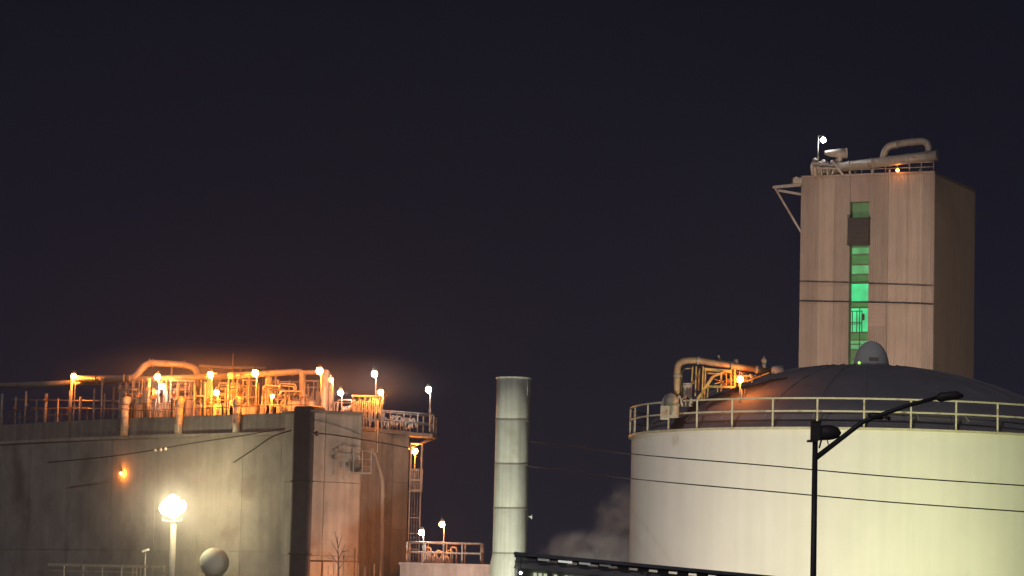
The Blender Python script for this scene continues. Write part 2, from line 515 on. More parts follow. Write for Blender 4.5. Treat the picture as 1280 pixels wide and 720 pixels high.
manifold('cluster of thin standpipes under the left end of the arched pipe', [(158, 478, 1.3), (166, 476, 1.0), (171, 486, 1.1), (174.5, 475, 1.0), (178, 474, 1.1), (181.5, 476, .9), (186.5, 473, 2.2), (192, 486, 1.7)], 178.5,
         [(150, 173, 487, 1.6), (150, 178, 498, 1.2), (150, 190, 512, .9)], 1)
manifold('cluster of standpipes below the paired orange and white lamps', [(195.5, 488, 1.2), (199, 497, 1.0), (206, 478, 1.1), (209.5, 490, .9), (213, 500, 1.2), (218, 488, 1.4)], 177.5,
         [(192, 214, 505, .9), (196, 222, 514, 1.1)], 2)
manifold('standpipes between the twin lamps and the thin antenna', [(243.5, 480, 1.0), (251, 486, .9), (257, 478, 1.6), (262, 474, 3.0), (268, 492, 1.2), (275, 497, 1.0), (282, 486, .9)], 176.8,
         [(240, 262, 495, 1.1), (246, 284, 508, 1.0), (262, 284, 500, .9)], 3)
manifold('standpipes around the foot of the thin antenna', [(286, 474, 1.0), (290, 486, 1.5), (293.5, 478, .9), (297, 472, 1.1), (300.5, 480, .9), (324, 478, .9), (329, 488, 1.2)], 176.0,
         [(284, 303, 484, 1.1), (284, 330, 506, 1.1)], 4)
manifold('thin standpipes behind the rounded vessels beside the dark duct', [(343, 484, .9), (352, 488, .8), (361, 478, .9), (367, 490, 1.0), (385, 480, .9), (390, 492, 1.2), (396, 491, 1.3)], 177.8,
         [(342, 377, 477, 1.2), (342, 376, 494, .9), (382, 400, 484, 1.0), (382, 400, 476, 1.2)], 5)
manifold('thin pipework carried past the left edge beyond the vent pipe', [(-20, 500, 1.2), (3, 492, 1.6), (20, 496, 1.2), (33, 489, 1.6), (46, 500, 1.0), (58, 492, 2.0), (73, 498, 1.1), (88, 488, 1.4), (101, 496, 1.8), (118, 486, 1.2), (131, 492, 1.0), (142, 484, 1.5)], 183,
         [(15, 148, 500, 1.2), (40, 148, 510, 1.0)], 6)

rnd = random.Random(77)
for j, (x0, x1, lab) in enumerate([(150, 208, 'dense low pipework at the back of the deck under the arched pipe'), (208, 264, 'dense low pipework at the back of the deck behind the square frame'), (264, 326, 'dense low pipework at the back of the deck behind the thin antenna'), (326, 402, 'dense low pipework at the back of the deck behind the rounded vessels')]):
    t = thing('back_pipework', lab, 'pipework', P((x0 + x1) / 2, 520, 184))
    D0 = wallD((x0 + x1) / 2) + 3.6
    for k in range(26):
        px = rnd.uniform(x0, x1); yt = rnd.uniform(474, 504)
        vert(t, 'pipe', px, yt, rnd.uniform(.6, 1.8), PIPE if k % 2 else GALV, D=D0 + rnd.uniform(-2, 2), n=7)
    for k in range(10):
        xa = rnd.uniform(x0 - 4, (x0 + x1) / 2); xb = xa + rnd.uniform(18, 40); y = rnd.uniform(478, 512)
        run(t, 'cross_pipe', [(xa, y + 8), (xa, y), (xb, y + .6), (xb, y + 12)], rnd.uniform(.8, 1.9), D=D0 + rnd.uniform(-1.5, 1), rad=.2, n=8)
    for k in range(4):
        px = rnd.uniform(x0 + 3, x1 - 3); a = P(px, rnd.uniform(500, 508), D0 - 2.5); w = rnd.uniform(.35, .9)
        MB().box((a.x, a.y, (ZD + a.z) / 2), (w, .5, a.z - ZD)).build('equipment_case', VESS, t, .03)
# open steel frames (yellow lit)
def frame(label, x0, x1, y0, y1, D, posts, w=1.6):
    t = thing('steel_frame', label, 'steel frame', Vector((P(x0, y0, D).x, D, ZD)), 'steel frames on the deck')
    for dD in (0, 1.3):
        for px in posts: 
            a = P(px, y0, D + dD)
            MB().beam((a.x, a.y, ZD), a, w * D / F).build('post', GALV, t)
        for y in (y0, y1):
            a, b = P(x0 - .8, y, D + dD), P(x1 + .8, y, D + dD); b.z = a.z
            a.y -= .04; b.y -= .04
            MB().beam(a, b, .09, w * 1.4 * D / F).build('beam', GALV, t)
    a, b = P(x0, y1, D - .03), P(x0 + (x1 - x0) * .5, y0, D - .03)
    MB().beam(a, b, .05, .06).build('brace', GALV, t)
    return t
frame('square steel frame hanging right of the paired orange and white lamps', 213, 243, 475.5, 497, 178.8, [213.5, 222, 232, 237, 243])
frame('narrow steel frame just left of the high orange lamp', 303, 320, 475, 496, 176.4, [304, 309, 320])
frame('low steel frame left of the vent pipe at the cropped end', 150, 172, 487, 500, 180.4, [151, 158, 168])

# columns and vessels
def column(label, px, ytop, rpx, D, m=PIPE, cap=True, zb=ZD):
    a = P(px, ytop, D); r = rpx * D / F
    t = thing('process_column', label, 'column', (a.x, a.y, zb), 'process columns on the deck')
    MB().lathe((a.x, a.y, 0), [(r, zb), (r, a.z - .1), (r * .8, a.z - .02), (.01, a.z + .03)], 20).build('column_shell', m, t)
    for k in range(3):
        z = zb + (a.z - zb) * (k + .6) / 3.2
        MB().lathe((a.x, a.y, z), [(r, -.03), (r + .03, -.03), (r + .03, .03), (r, .03)], 20, False).build('band', GALV, t)
    MB().tube([(a.x + r + .05, a.y - r * .5, zb), (a.x + r + .05, a.y - r * .5, a.z - .2)], .025, 6).build('conduit', GALV, t)
    MB().tube([(a.x - r * .4, a.y - r - .04, zb), (a.x - r * .4, a.y - r - .04, a.z - .05)], .02, 6).build('conduit', GALV, t)
    return t
column('pale column between the high orange lamp and its small neighbour', 336, 471, 4.6, 175)
column('widest tall column standing right of the tallest orange lamp', 406.5, 462, 5.6, 173.4)
column('slim column at the right side of the widest tall column', 414.5, 478, 1.6, 173.2)
def dome_vessel(label, px, py, rpx, hpx, D):
    a = P(px, py, D); r = rpx * D / F; h = hpx * D / F
    t = thing('rounded_vessel', label, 'vessel', (a.x, a.y, ZD), 'rounded vessels by the dark duct')
    prof = [(r, ZD)] + [(r * math.cos(u), a.z - h * .5 + h * .5 * math.sin(u)) for u in [i * math.pi / 16 for i in range(8)]] + [(.01, a.z)]
    MB().lathe((a.x, a.y, 0), prof, 22).build('vessel_shell', VESS, t)
    MB().tube([(a.x, a.y, a.z - .02), (a.x, a.y, a.z + .16)], .05, 8).build('nozzle', GALV, t)
    MB().tube([(a.x, a.y, a.z + .1), (a.x, a.y, a.z + .14)], .1, 10, False).build('flange', GALV, t)
    ring_at(t, (a.x, a.y, ZD + .35), (0, 0, 1), r + .02, .05, name='band')
    return t
dome_vessel('small rounded vessel just left of the dropping header pipe', 370.5, 498, 6, 12, 174.6)
dome_vessel('large rounded vessel between the dropping pipe and the wide column', 388, 499, 8.5, 14, 174.2)
# lying drum
a = P(357, 509, 174.4)
t = thing('lying_drum', 'small lying drum on the deck left of the rounded vessels', 'drum', (a.x, a.y, ZD))
MB().tube([a + Vector((-.42, 0, 0)), a + Vector((-.36, 0, 0)), a + Vector((.36, 0, 0)), a + Vector((.42, 0, 0))], [.12, .2, .2, .12], 14).build('drum_shell', VESS, t)
for s in (-.25, .25): MB().box((a.x + s, a.y, (ZD + a.z - .1) / 2), (.08, .2, a.z - .1 - ZD)).build('saddle', GALV, t)
# slanted prop
t = thing('slanted_prop', 'thin slanted pole leaning beside the small low lamp', 'pole', P(346, 518, 174.5))
MB().tube([P(345.5, 518, 174.5), P(351.5, 478, 174.5)], .035, 6).build('prop_tube', GALV, t)
t = thing('antenna', 'thin antenna rod sticking up between two orange lamps', 'antenna', Vector((P(291, 470, 176).x, 176, ZD)))
vert(t, 'rod', 291.4, 441, .45, GALV, D=176, n=5)
vert(t, 'mast', 291.4, 468, 1.0, GALV, D=176.02, n=6)

t = thing('deck_railing', 'thin railing standing along the parapet of the concrete tank', 'railing', at(260, 520, wallD(260) + .5))
rail_pts = [at(p_, 560, wallD(p_) + .25) for p_ in (-60, 90, 142, 250, 352, 384)]
for a, b in zip(rail_pts, rail_pts[1:]):
    a, b = Vector((a.x, a.y, 0)), Vector((b.x, b.y, 0)); k_ = max(2, round((b - a).length / .75))
    for i in range(k_):
        p_ = a.lerp(b, i / k_); MB().tube([(p_.x, p_.y, ZP - .4), (p_.x, p_.y, ZP + .85)], .022, 5).build('rail_post', RUST if i % 3 else GALV, t)
    for f in (.45, .85): MB().tube([a + Vector((0, 0, ZP + f)), b + Vector((0, 0, ZP + f))], .02, 6).build('rail', RUST, t)
# the lamps on the deck
OL = [(197, 471, 'leftmost orange lamp of the upper row, above a white lamp', .17, 178.5),
      (263, 468.5, 'orange lamp of the upper row left of the thin antenna', .17, 176.2),
      (319, 466.5, 'orange lamp of the upper row right of the thin antenna', .18, 174.6),
      (399.5, 463.5, 'highest and brightest orange lamp, over the corner pillar', .19, 172.8),
      (270.5, 491, 'lower orange lamp beneath the lamp left of the antenna', .16, 175.4),
      (340.2, 495.5, 'small dim orange lamp in front of the pale column', .10, 173.6),
      (414, 475, 'tiny orange lamp at the edge of the widest column', .10, 172.9),
      (476, 490.5, 'orange lamp between two white lamps near the deck end', .15, 172.4)]
for px, py, lab, r, D in OL: lamp(px, py, 171.9 if px > 450 else 170.9 if px > 380 else wallD(px) + .6, L_OR, r, ZD, lab, side=.0 if px in (340.2,) else .1)
WL = [(203, 483, 'white lamp just under the leftmost orange lamp', .15, 177.0, .12),
      (425.5, 491, 'low white lamp right of the widest column', .15, 172.8, .1),
      (468, 467.5, 'high white lamp above an orange lamp near the deck end', .17, 174, .1),
      (535.5, 487, 'white lamp on a tall pole at the outer end of the deck railing', .17, 175.5, .12)]
for px, py, lab, r, D, sd_ in WL: lamp(px, py, max(D, wallD(px) + .7) if px < 300 else D, L_WH, r, ZD if px < 500 else 11.3, lab, side=sd_)
lamp(92, 470, wallD(92) + .8, L_OR, .15, ZD, 'orange lamp beyond the left end of the vent pipes')

# low kit between column and hose manifold
t = thing('pump_skid', 'low pump skid beside the low white lamp', 'pump', P(432, 518, 172.6))
MB().box(P(433, 519, 172.6), (1.3, .8, .12)).build('skid_base', GALV, t)
MB().tube([P(427, 511, 172.5), P(437, 511, 172.5)], .16, 12).build('motor', VESS, t)
MB().ball(P(440, 510, 172.5), .2).build('pump_casing', VESS, t)
run(t, 'pipe', [(440, 508), (440, 500), (423, 500), (421, 518)], 1.2, D=172.8, rad=.15)
run(t, 'pipe', [(418, 518), (418, 503), (448, 504)], 1.0, D=173.4, rad=.15)

# hose manifold 440-480
t = thing('hose_rack', 'tall rack of bent hoses hanging over the wall edge', 'hose rack', P(455, 520, 171.6))
for px in (441.5, 449, 456, 463, 471, 478):
    a = P(px, 494, 172.5 + .03 * (px - 440))
    MB().beam((a.x, a.y, 11.27), a, .07).build('post', GALV, t)
for y in (494.5, 503, 513):
    a, b = P(440, y, 172.4), P(480, y + 1.2, 173.6)
    MB().beam(a, b, .06, .1).build('beam', GALV, t)
rnd = random.Random(5)
for k in range(15):
    px = 442 + k * 2.6; D = 171.6 + .03 * (px - 440)
    yt = 496 + rnd.uniform(0, 5); yb = rnd.uniform(523, 537) if k < 11 else 524
    run(t, 'hose', [(px + 2.5, yt + 6, D + .5), (px + 1.2, yt, D + .2), (px, yt + 5, D), (px + rnd.uniform(-1, 1), (yt + yb) / 2, D), (px + rnd.uniform(-1, 1), yb, D)], rnd.uniform(.6, 1.1), rad=.2, n=7)
# guard rail 455-538 on its platform
DP = lambda px: 173.6 + .045 * (px - 455)
t = thing('platform_railing', 'pale railing round the outer end of the deck under the farthest white lamp', 'railing', P(500, 540, DP(500)))
R0 = at(452, 536, DP(452)); R1 = at(538.5, 541, DP(538.5))
def rail_seg(t, pts, z0, h, px_w=.05, spacing=1.2, m=GALV, mid=True, nm=('rail_post', 'top_rail', 'mid_rail')):
    for a, b in zip(pts, pts[1:]):
        a, b = Vector(a), Vector(b); L = (b - a).length; k = max(1, round(L / spacing))
        for i in range(k + 1):
            p = a.lerp(b, i / k)
            MB().tube([(p.x, p.y, z0), (p.x, p.y, z0 + h)], px_w * .5, 8).build(nm[0], m, t)
        for f, n_ in ((1, nm[1]),) + (((.52, nm[2]),) if mid else ()):
            MB().tube([(a.x, a.y, z0 + h * f), (b.x, b.y, z0 + h * f)], px_w * .55, 8).build(n_, m, t)
zr = 11.27
pts = [(R0.x, R0.y), (R1.x, R1.y), (R1.x + .25, R1.y + 2.2), (R0.x + .4, R0.y + 2.2)]
rail_seg(t, [Vector((x, y, 0)) for x, y in pts], zr, 1.12, .085, 1.05)
q = []
for z in (zr - .22, zr - .01):
    q += [Vector((R0.x, R0.y - .05, z)), Vector((R1.x + .1, R1.y - .05, z)), Vector((R1.x + .35, R1.y + 2.3, z)), Vector((R0.x + .4, R0.y + 2.3, z))]
MB().hexa(q).build('platform_slab', CONC_D, t)
MB().tube([(R1.x + .05, R1.y + .1, zr - .23), at(509, 562, DP(512) + .3)], .05, 6).build('bracket', GALV, t)
MB().tube([(R1.x + .2, R1.y + 1.6, zr - .23), at(510, 560, DP(512) + 1.8)], .05, 6).build('bracket', GALV, t)
# coiled hoses behind the rail
t = thing('hose_bundle', 'tangled bundle of hoses heaped behind the deck railing', 'hose', P(500, 538, 176))
rnd = random.Random(9)
for k in range(16):
    px = 478 + k * 2.5
    y1, y2 = rnd.uniform(517, 524), rnd.uniform(532, 538)
    run(t, 'hose', [(px, y2, 176.0), (px + rnd.uniform(-3, 3), y1 + 6, 176.3), (px + rnd.uniform(0, 5), y1, 176.5), (px + rnd.uniform(4, 8), y2, 176.4)], rnd.uniform(.7, 1.3), rad=.25, n=6)

# ladder cage tower at the right edge of the concrete tank
t = thing('ladder_tower', 'tall narrow ladder cage climbing the outer edge of the concrete tank', 'ladder', Vector((at(519, 600, 175.4).x, 175.4, 0)))
xl, xr = at(512.5, 600, 175.4).x, at(526, 600, 175.4).x
zt = at(519, 553, 175.4).z
for x in (xl, xr):
    for dy in (0, .7):
        MB().beam((x, 175.4 + dy, 0), (x, 175.4 + dy, zt), .075).build('corner_post', GALV, t)
for k in range(3):
    x = xl + (xr - xl) * (k + 1) / 4
    MB().tube([(x, 175.36, 0), (x, 175.36, at(519, 614, 175.4).z)], .022, 6).build('cage_bar', GALV, t)
for k in range(24):
    z = .4 + k * .34
    if z < zt - 3.9: MB().tube([(xl + .12, 175.75, z), (xr - .12, 175.75, z)], .016, 5).build('rung', GALV, t)
for z in [.9, 1.8, 2.7, 3.6, 4.5, 5.4, 6.3]:
    MB().box(((xl + xr) / 2, 175.33, z), (xr - xl + .06, .035, .06)).build('hoop', GALV, t)
zb0, zb1 = at(519, 613, 175.4).z, at(519, 587, 175.4).z
for z in (zb0, (zb0 + zb1) / 2, zb1):
    MB().box(((xl + xr) / 2 + .04, 175.28, z), (xr - xl + .14, .06, .1)).build('landing_rail', GALV, t)
for k in range(7):
    x = xl + (xr - xl + .08) * k / 6
    MB().box((x, 175.27, (zb0 + zb1) / 2), (.05, .05, zb1 - zb0)).build('baluster', GALV, t)
MB().box(((xl + xr) / 2, 175.75, zb0 - .06), (xr - xl + .2, .9, .05)).build('landing', GALV, t)
MB().box(((xl + xr) / 2, 175.75, zt - .05), (xr - xl + .1, .8, .05)).build('top_landing', GALV, t)
lamp(519, 564, 176.5, L_OR, .15, 7.4, 'orange lamp inside the top of the ladder cage', name='cage_lamp', group=None, side=.0)

# pipe, ladder and platform on the wall faces
t = thing('wall_downpipe', 'pale bent downpipe on the concrete facet right of the pillar', 'pipe', RW(478))
pp = [RW(463), RW(469), RW(478), RW(478)]
for p_, (px, py) in zip(range(4), [(462, 563), (468, 567), (478, 600), (477, 722)]):
    q_ = at(px, py, 171.3 + .066 * (px - 450) - .15); pp[p_] = q_
MB().tube(smooth_path(pp, .5), 3 * .0455, 10).build('pipe', CONC_P, t)
for py in (620, 650, 680): 
    p_ = at(477.5, py, 173.0); MB().box(p_, (.38, .12, .08)).build('clamp', GALV, t)
t = thing('wall_platform', 'small caged service platform fixed high on the corner pillar', 'platform', at(452, 590, 168.2))
a = at(442, 591, 169.2); b = at(464, 593, 169.9)
MB().box(((a.x + b.x) / 2, (a.y + b.y) / 2, a.z), (b.x - a.x, .9, .07), .03).build('platform_floor', GALV, t)
for f in (0, .5, 1):
    p_ = a.lerp(b, f)
    MB().beam(p_ + Vector((0, -.42, 0)), p_ + Vector((0, -.42, 1.25)), .05).build('post', GALV, t)
for z in (.4, .8, 1.25):
    MB().beam(a + Vector((0, -.44, z)), b + Vector((0, -.44, z)), .04).build('rail', GALV, t)
t = thing('wall_ladder', 'thin ladder frame on the pillar beside the caged platform', 'ladder', at(430, 600, 169))
for px in (423, 431, 437):
    a = at(px, 566, 169.0); b = at(px, 600, 169.0); b.x = a.x
    MB().beam(b, a, .04).build('rail', GALV, t)
for py in (567, 575):
    MB().beam(at(419, py, 168.96), at(443, py + .5, 168.96), .05).build('crossbar', GALV, t)
t = thing('wall_conduit', 'thin vertical conduit on the facet just under the deck cornice', 'conduit', at(472, 560, 172.4))
MB().tube([at(472.5, 527, 172.4), at(471.5, 566, 172.4)], .04, 6).build('pipe', CONC_P, t)
MB().tube([at(471, 535, 172.3), at(461, 551, 172.3)], .03, 6).build('brace', CONC_P, t)

# orange lit standpipes at the foot of the pillar
t = thing('foot_pipework', 'upright pipes glowing orange at the foot of the corner pillar', 'pipework', (at(425, 720, 167).x, 167, 0))
rnd = random.Random(3)
for k in range(12):
    px = 404 + k * 6.4 + rnd.uniform(-1.5, 1.5); D = 167.4 + rnd.uniform(-.5, .4) + (1.6 if px > 450 else 0) + max(0, px - 450) * .06
    yt = rnd.choice([685, 694, 700, 704, 708])
    a = at(px, yt, D); MB().tube([(a.x, a.y, 0), a], rnd.uniform(.02, .05), 7).build('pipe', GALV if k % 3 else RUST, t)
for y in (701,):
    MB().tube([at(388, y, 167.7), at(447, y + 1, 167.7)], .05, 6).build('cross_pipe', RUST, t)
lamp(444, 735, 167.6, L_OS, .15, 0, 'orange lamp at ground level below the corner pillar', cap=False, name='yard_lamp', group='orange yard lamps')
lamp(424, 736, 167.6, L_OS, .13, 0, 'second orange lamp at ground level left of the pillar foot', cap=False, name='yard_lamp', group='orange yard lamps')
# twigs: leafless sapling in front of the pillar
t = thing('bare_sapling', 'leafless sapling silhouetted on the orange glow at the pillar foot', 'tree', (at(424, 720, 165).x, 165, 0))
MB().tube([(t.location.x, 165, 0), at(423, 702, 165), at(422, 670, 165)], [.06, .04, .012], 6).build('trunk', BLACK, t)
for (x0, y0, x1, y1) in [(423, 706, 411, 690), (423, 700, 432, 680), (422.5, 692, 414, 676), (422.5, 686, 428, 668), (423, 712, 436, 695), (418, 699, 408, 697), (428, 690, 436, 688), (422, 680, 418, 664)]:
    MB().tube([at(x0, y0, 165), at(x1, y1, 165 + rnd.uniform(-.3, .3))], [.022, .008], 5).build('branch', BLACK, t)

# wall lamp at the left
t = thing('wall_lamp', 'small orange wall lamp on the concrete wall at its left end', 'lamp')
c = at(151, 592, wallD(151) - .35); t.location = Vector((c.x, c.y + .3, c.z))
MB().box((c.x, c.y + .22, c.z + .12), (.12, .2, .1)).build('bracket', BLACK, t)
MB().ball(c, .055).build('lamp_globe', L_OR, t)

# big flood lamp on a pole and pale ball built for a flare ghost, near left
DB = 172.8
c = at(216, 634, DB)
t = thing('street_lamp', 'huge glaring cream lamp on a thick pale pole before the concrete wall', 'street lamp', (c.x, c.y, 0))
MB().tube([(c.x + .08, c.y, 0), (c.x + .08, c.y, c.z - .95)], [.19, .16], 14).build('pole', STACKM, t)
MB().tube([(c.x + .08, c.y, c.z - .95), (c.x + .04, c.y, c.z - .35)], [.1, .05], 10).build('pole_top', STACKM, t)
for k in range(6):
    an = k * math.pi / 3 + .35
    p_ = Vector((c.x + .44 * math.cos(an), c.y + .44 * math.sin(an), c.z + .08 * math.sin(an * 3)))
    MB().beam((c.x, c.y, c.z - .4), p_ + Vector((0, 0, -.25)), .05).build('lamp_bracket', STACKM, t)
    MB().ball(p_, .32, 1.1, 14).build('lamp_globe', L_CR, t)
MB().ball(c + Vector((0, 0, .34)), .36, 1.0, 16).build('lamp_globe', L_CR, t)
MB().ball(c + Vector((0, 0, -.27)), .33, 1.0, 16).build('lamp_globe', L_CR, t)
for s_ in (-1, 1):
    MB().beam((c.x, c.y - .1, c.z - .82), (c.x + .5 * s_, c.y - .1, c.z - .74), .05).build('crossarm', STACKM, t)
    MB().box((c.x + .52 * s_, c.y - .12, c.z - .70), (.1, .1, .16)).build('sensor_box', STACKM, t)
c = at(268, 703, 172.6)  # round flare ghost built as a solid ball on legs
t = thing('flare_ball', 'pale ball built for a flare ghost right of the glaring lamp pole', 'vessel', (c.x, c.y, 0))
MB().ball(c, 18.5 * 172.6 / F, 1.0, 28).build('vessel_shell', PALEG, t)
for k in range(4):
    an = k * math.pi / 2 + .4
    MB().tube([(c.x + .55 * math.cos(an), c.y + .55 * math.sin(an), 0), (c.x + .5 * math.cos(an), c.y + .5 * math.sin(an), c.z - .45)], .05, 6).build('leg', GALV, t)
c = at(182, 688, 174)
t = thing('small_floodlamp', 'small pale floodlamp head on a thin pole low before the concrete wall', 'lamp', (c.x, c.y, 0))
MB().tube([(c.x, c.y, 0), (c.x, c.y, c.z - .1)], .03, 6).build('pole', GALV, t)
MB().beam(c + Vector((-.2, 0, -.08)), c + Vector((.2, 0, .06)), .25, .12).build('lamp_head', INSW, t, .02)
# lit railing bottom left
t = thing('yard_railing', 'cream lit railing frame low at the left end of the yard', 'railing', at(180, 720, 173))
z = at(180, 708, 173).z
a, b = at(60, 710, 177), at(206, 709, 173)
MB().beam((a.x, a.y, z), (b.x, b.y, z), .09, .16).build('top_rail', RAILP, t)
for px in (80, 104, 128, 152, 166, 171, 176, 182, 205):
    p_ = at(px, 715, 173); 
    MB().beam((p_.x, p_.y, 0), (p_.x, p_.y, z - .08), .07 if px in (80, 104, 128, 152, 205) else .04).build('rail_post', RAILP, t)
MB().beam((a.x, a.y, z - .34), (at(170, 715, 173).x, 173, z - .34), .05).build('mid_rail', RAILP, t)

# low brown building behind, with railing
t = thing('low_building', 'low brown building between the ladder tower and the round stack', 'building', (at(565, 720, 166).x, 166, 0))
xa, xb = at(500, 710, 166).x, at(616, 710, 166).x
zt = at(565, 704.5, 165).z
MB().hexa([Vector(v) for v in ((xa, 166, 0), (xb, 166, 0), (xb, 174, 0), (xa, 174, 0), (xa, 166, zt - .12), (xb, 166, zt - .12), (xb, 174, zt - .12), (xa, 174, zt - .12))]).build('wall', BRICK, t)
MB().box(((xa + xb) / 2, 170, zt - .05), (xb - xa + .16, 8.2, .14)).build('roof_edge', BRICK, t, .02)
t = thing('roof_railing', 'pale railing on the low brown building beside the round stack', 'railing', (at(565, 700, 165.6).x, 166.4, zt))
rail_seg(t, [Vector((at(508, 700, 166.3).x, 166.3, 0)), Vector((at(600.5, 700, 166.3).x, 166.3, 0)), Vector((at(602, 700, 170).x + .1, 169.5, 0)), Vector((at(512, 700, 170).x, 169.5, 0))], zt + .02, 1.12, .08, 1.1)
t = thing('rooftop_kit', 'low clutter of small pipes on the low brown building', 'pipework', (at(540, 700, 168).x, 168, zt))
rnd = random.Random(11)
for k in range(9):
    px = 527 + k * 4.6; h = rnd.uniform(.35, .95)
    x = at(px, 700, 168).x
    MB().tube(smooth_path([(x, 168, zt), (x, 168, zt + h), (x + .3, 168, zt + h - .05), (x + .3, 168, zt)], .12), rnd.uniform(.03, .06), 6).build('pipe', GALV, t)
lamp(527, 665.5, 166.0, L_WH, .15, zt, 'low white lamp at the foot of the ladder cage', name='roof_lamp', group='lamps over the low brown building')
lamp(552.5, 655.5, 167.2, L_OR, .15, zt, 'orange lamp over the low brown building railing', name='roof_lamp', group='lamps over the low brown building')

# =================================================================== STACK
DS = 150.0
c = at(639.5, 600, DS); r = 21.6 * DS / F
zt = at(642, 472.5, DS).z
t = thing('exhaust_stack', 'tall round pale green steel stack standing alone in the middle', 'chimney', (c.x, c.y, 0))
zz = [0] + [at(640, y, DS).z for y in (692, 636, 581, 526)] + [zt]
for a, b in zip(zz, zz[1:]):
    pr = [(r, a + .02), (r, b - .02), (r - .02, b)] if b != zt else [(r, a + .02), (r, b), (r - .05, b), (r - .05, b - .6)]
    MB().lathe((c.x, c.y, 0), pr, 48).build('stack_section', STACKM, t)
for z in zz[1:-1]:
    MB().lathe((c.x, c.y, z), [(r - .02, -.03), (r + .05, -.03), (r + .05, .03), (r - .02, .03)], 48, False).build('flange_ring', CONC_D, t)
    for k in range(24):
        an = 2 * math.pi * k / 24
MB().lathe((c.x, c.y, zt), [(r, -.06), (r + .035, -.06), (r + .035, .01), (r - .04, .01)], 48, False).build('rim', STACKM, t)
MB().tube([(c.x + r * .8, c.y - r * .63, zt - .1), (c.x + r * .8, c.y - r * .63, zt - .9)], .02, 5).build('lifting_lug', GALV, t)
p_ = at(663, 646, DS)
MB().tube([(c.x + r - .05, c.y, p_.z), (c.x + r + .22, c.y, p_.z)], .05, 8).build('nozzle', STACKM, t)
MB().tube([(c.x + r + .16, c.y, p_.z), (c.x + r + .2, c.y, p_.z)], .12, 12, False).build('nozzle_flange', STACKM, t)
MB().lathe((c.x, c.y, 0), [(r + .16, at(640, 720, DS).z - 2), (r + .1, zz[1] - .5), (r + .005, zz[1] - .1)], 40).build('base_skirt', STACKM, t)

# =================================================================== RIGHT: white tank
DT = 117.0
tc = at(1080, 600, DT); R = DT * 0.0766
ZT = 8.15
t = thing('white_tank', 'large round white tank with a grey domed roof and pale railing', 'storage tank', (tc.x, tc.y, 0))
MB().lathe((tc.x, tc.y, 0), [(R, 0), (R, ZT)], 160).build('shell', TANKW, t)
MB().lathe((tc.x, tc.y, 0), [(R, ZT - .0), (R + .12, ZT + .0), (R + .12, ZT + .09), (R - .3, ZT + .09)], 128, False).build('rim_angle', RAILP, t)
prof = []
H = 2.95
for i in range(25):
    x = 1 - i / 24
    prof.append((max(.01, (R - .12) * x), ZT + .05 + H * (1 - x * x) ** .80))
MB().lathe((tc.x, tc.y, 0), prof, 128).build('dome_roof', DOME, t)
for k in range(28):
    an = 2 * math.pi * (k + .5) / 28
    pr = [(Vector((tc.x + p_[0] * math.cos(an), tc.y + p_[0] * math.sin(an), p_[1] + .012))) for p_ in prof[1:22:3]]
    MB().tube(pr, .018, 5).build('roof_rib', DOME, t)
NP = 34
rail = MB()
rr = R + .06
gr_ = None
base_rail = MB().lathe((tc.x, tc.y, ZT + 1.12), [(rr - .032, -.03), (rr + .032, -.03), (rr + .032, .03), (rr - .032, .03), (rr - .032, -.03)], 128, False).build('guard_rail', RAILP, t)
MB().lathe((tc.x, tc.y, ZT + .66), [(rr - .028, -.03), (rr + .028, -.03), (rr + .028, .03), (rr - .028, .03), (rr - .028, -.03)], 128, False).build('mid_rail', RAILP, base_rail)
for k in range(NP):
    an = -math.pi / 2 + 2 * math.pi * (k + .35) / NP
    x, y = tc.x + rr * math.cos(an), tc.y + rr * math.sin(an)
    MB().beam((x, y, ZT + .09), (x, y, ZT + 1.1), .06, .06).build('rail_post', RAILP, base_rail)

# gooseneck pipe and fittings on the dome
DG = 112.0
sg = DG / F
t = thing('gooseneck_pipe', 'fat gooseneck pipe arching over the edge of the domed roof', 'pipe', at(846, 515, DG))
G = lambda px, py, d=0: at(px, py, DG + d)
MB().tube(smooth_path([G(846, 520), G(847, 452), G(868, 449.5), G(912, 457), G(962, 464, .6)], .62), 4.2 * sg, 14).build('pipe', ORANGEP, t)
for (px, py, d) in [(847, 470, (0, 0, 1)), (873, 450.5, (1, 0, -.1)), (915, 457.5, (1, 0, -.1)), (946, 461.7, (1, 0, -.1))]:
    MB().tube([G(px, py) - Vector(d) * .04, G(px, py) + Vector(d) * .04], 5.4 * sg, 14, False).build('flange', GALV, t)
MB().tube([G(960, 463.6, .6), G(965, 463, .6), G(966, 462.5, .6), G(979, 461, .6)], [3.2 * sg, 3.4 * sg, 5 * sg, 4.6 * sg], 14).build('end_cap', VESS, t)
MB().tube([G(955, 460, .5), G(955, 454, .5)], 2.6 * sg, 10).build('valve_neck', VESS, t)
MB().ball(G(955, 451, .5), 3.6 * sg, 1.1).build('valve_head', VESS, t)
MB().tube([G(955, 449, .5), G(955, 445.5, .5)], .03, 6).build('valve_tip', VESS, t)
MB().tube(smooth_path([G(898, 444, .2), G(900, 451, .2), G(910, 453.5, .2), G(921, 452, .2)], .2), 1.6 * sg, 8).build('branch_pipe', PIPE, t)
MB().tube([G(920, 462, .2), G(920, 449, .2)], 3 * sg, 10).build('riser', PIPE, t)
for px in (853.5,):
    MB().tube(smooth_path([G(852, 500, .4), G(852, 461, .4), G(866, 460, .4)], .2), 1.1 * sg, 8).build('bypass_pipe', GALV, t)

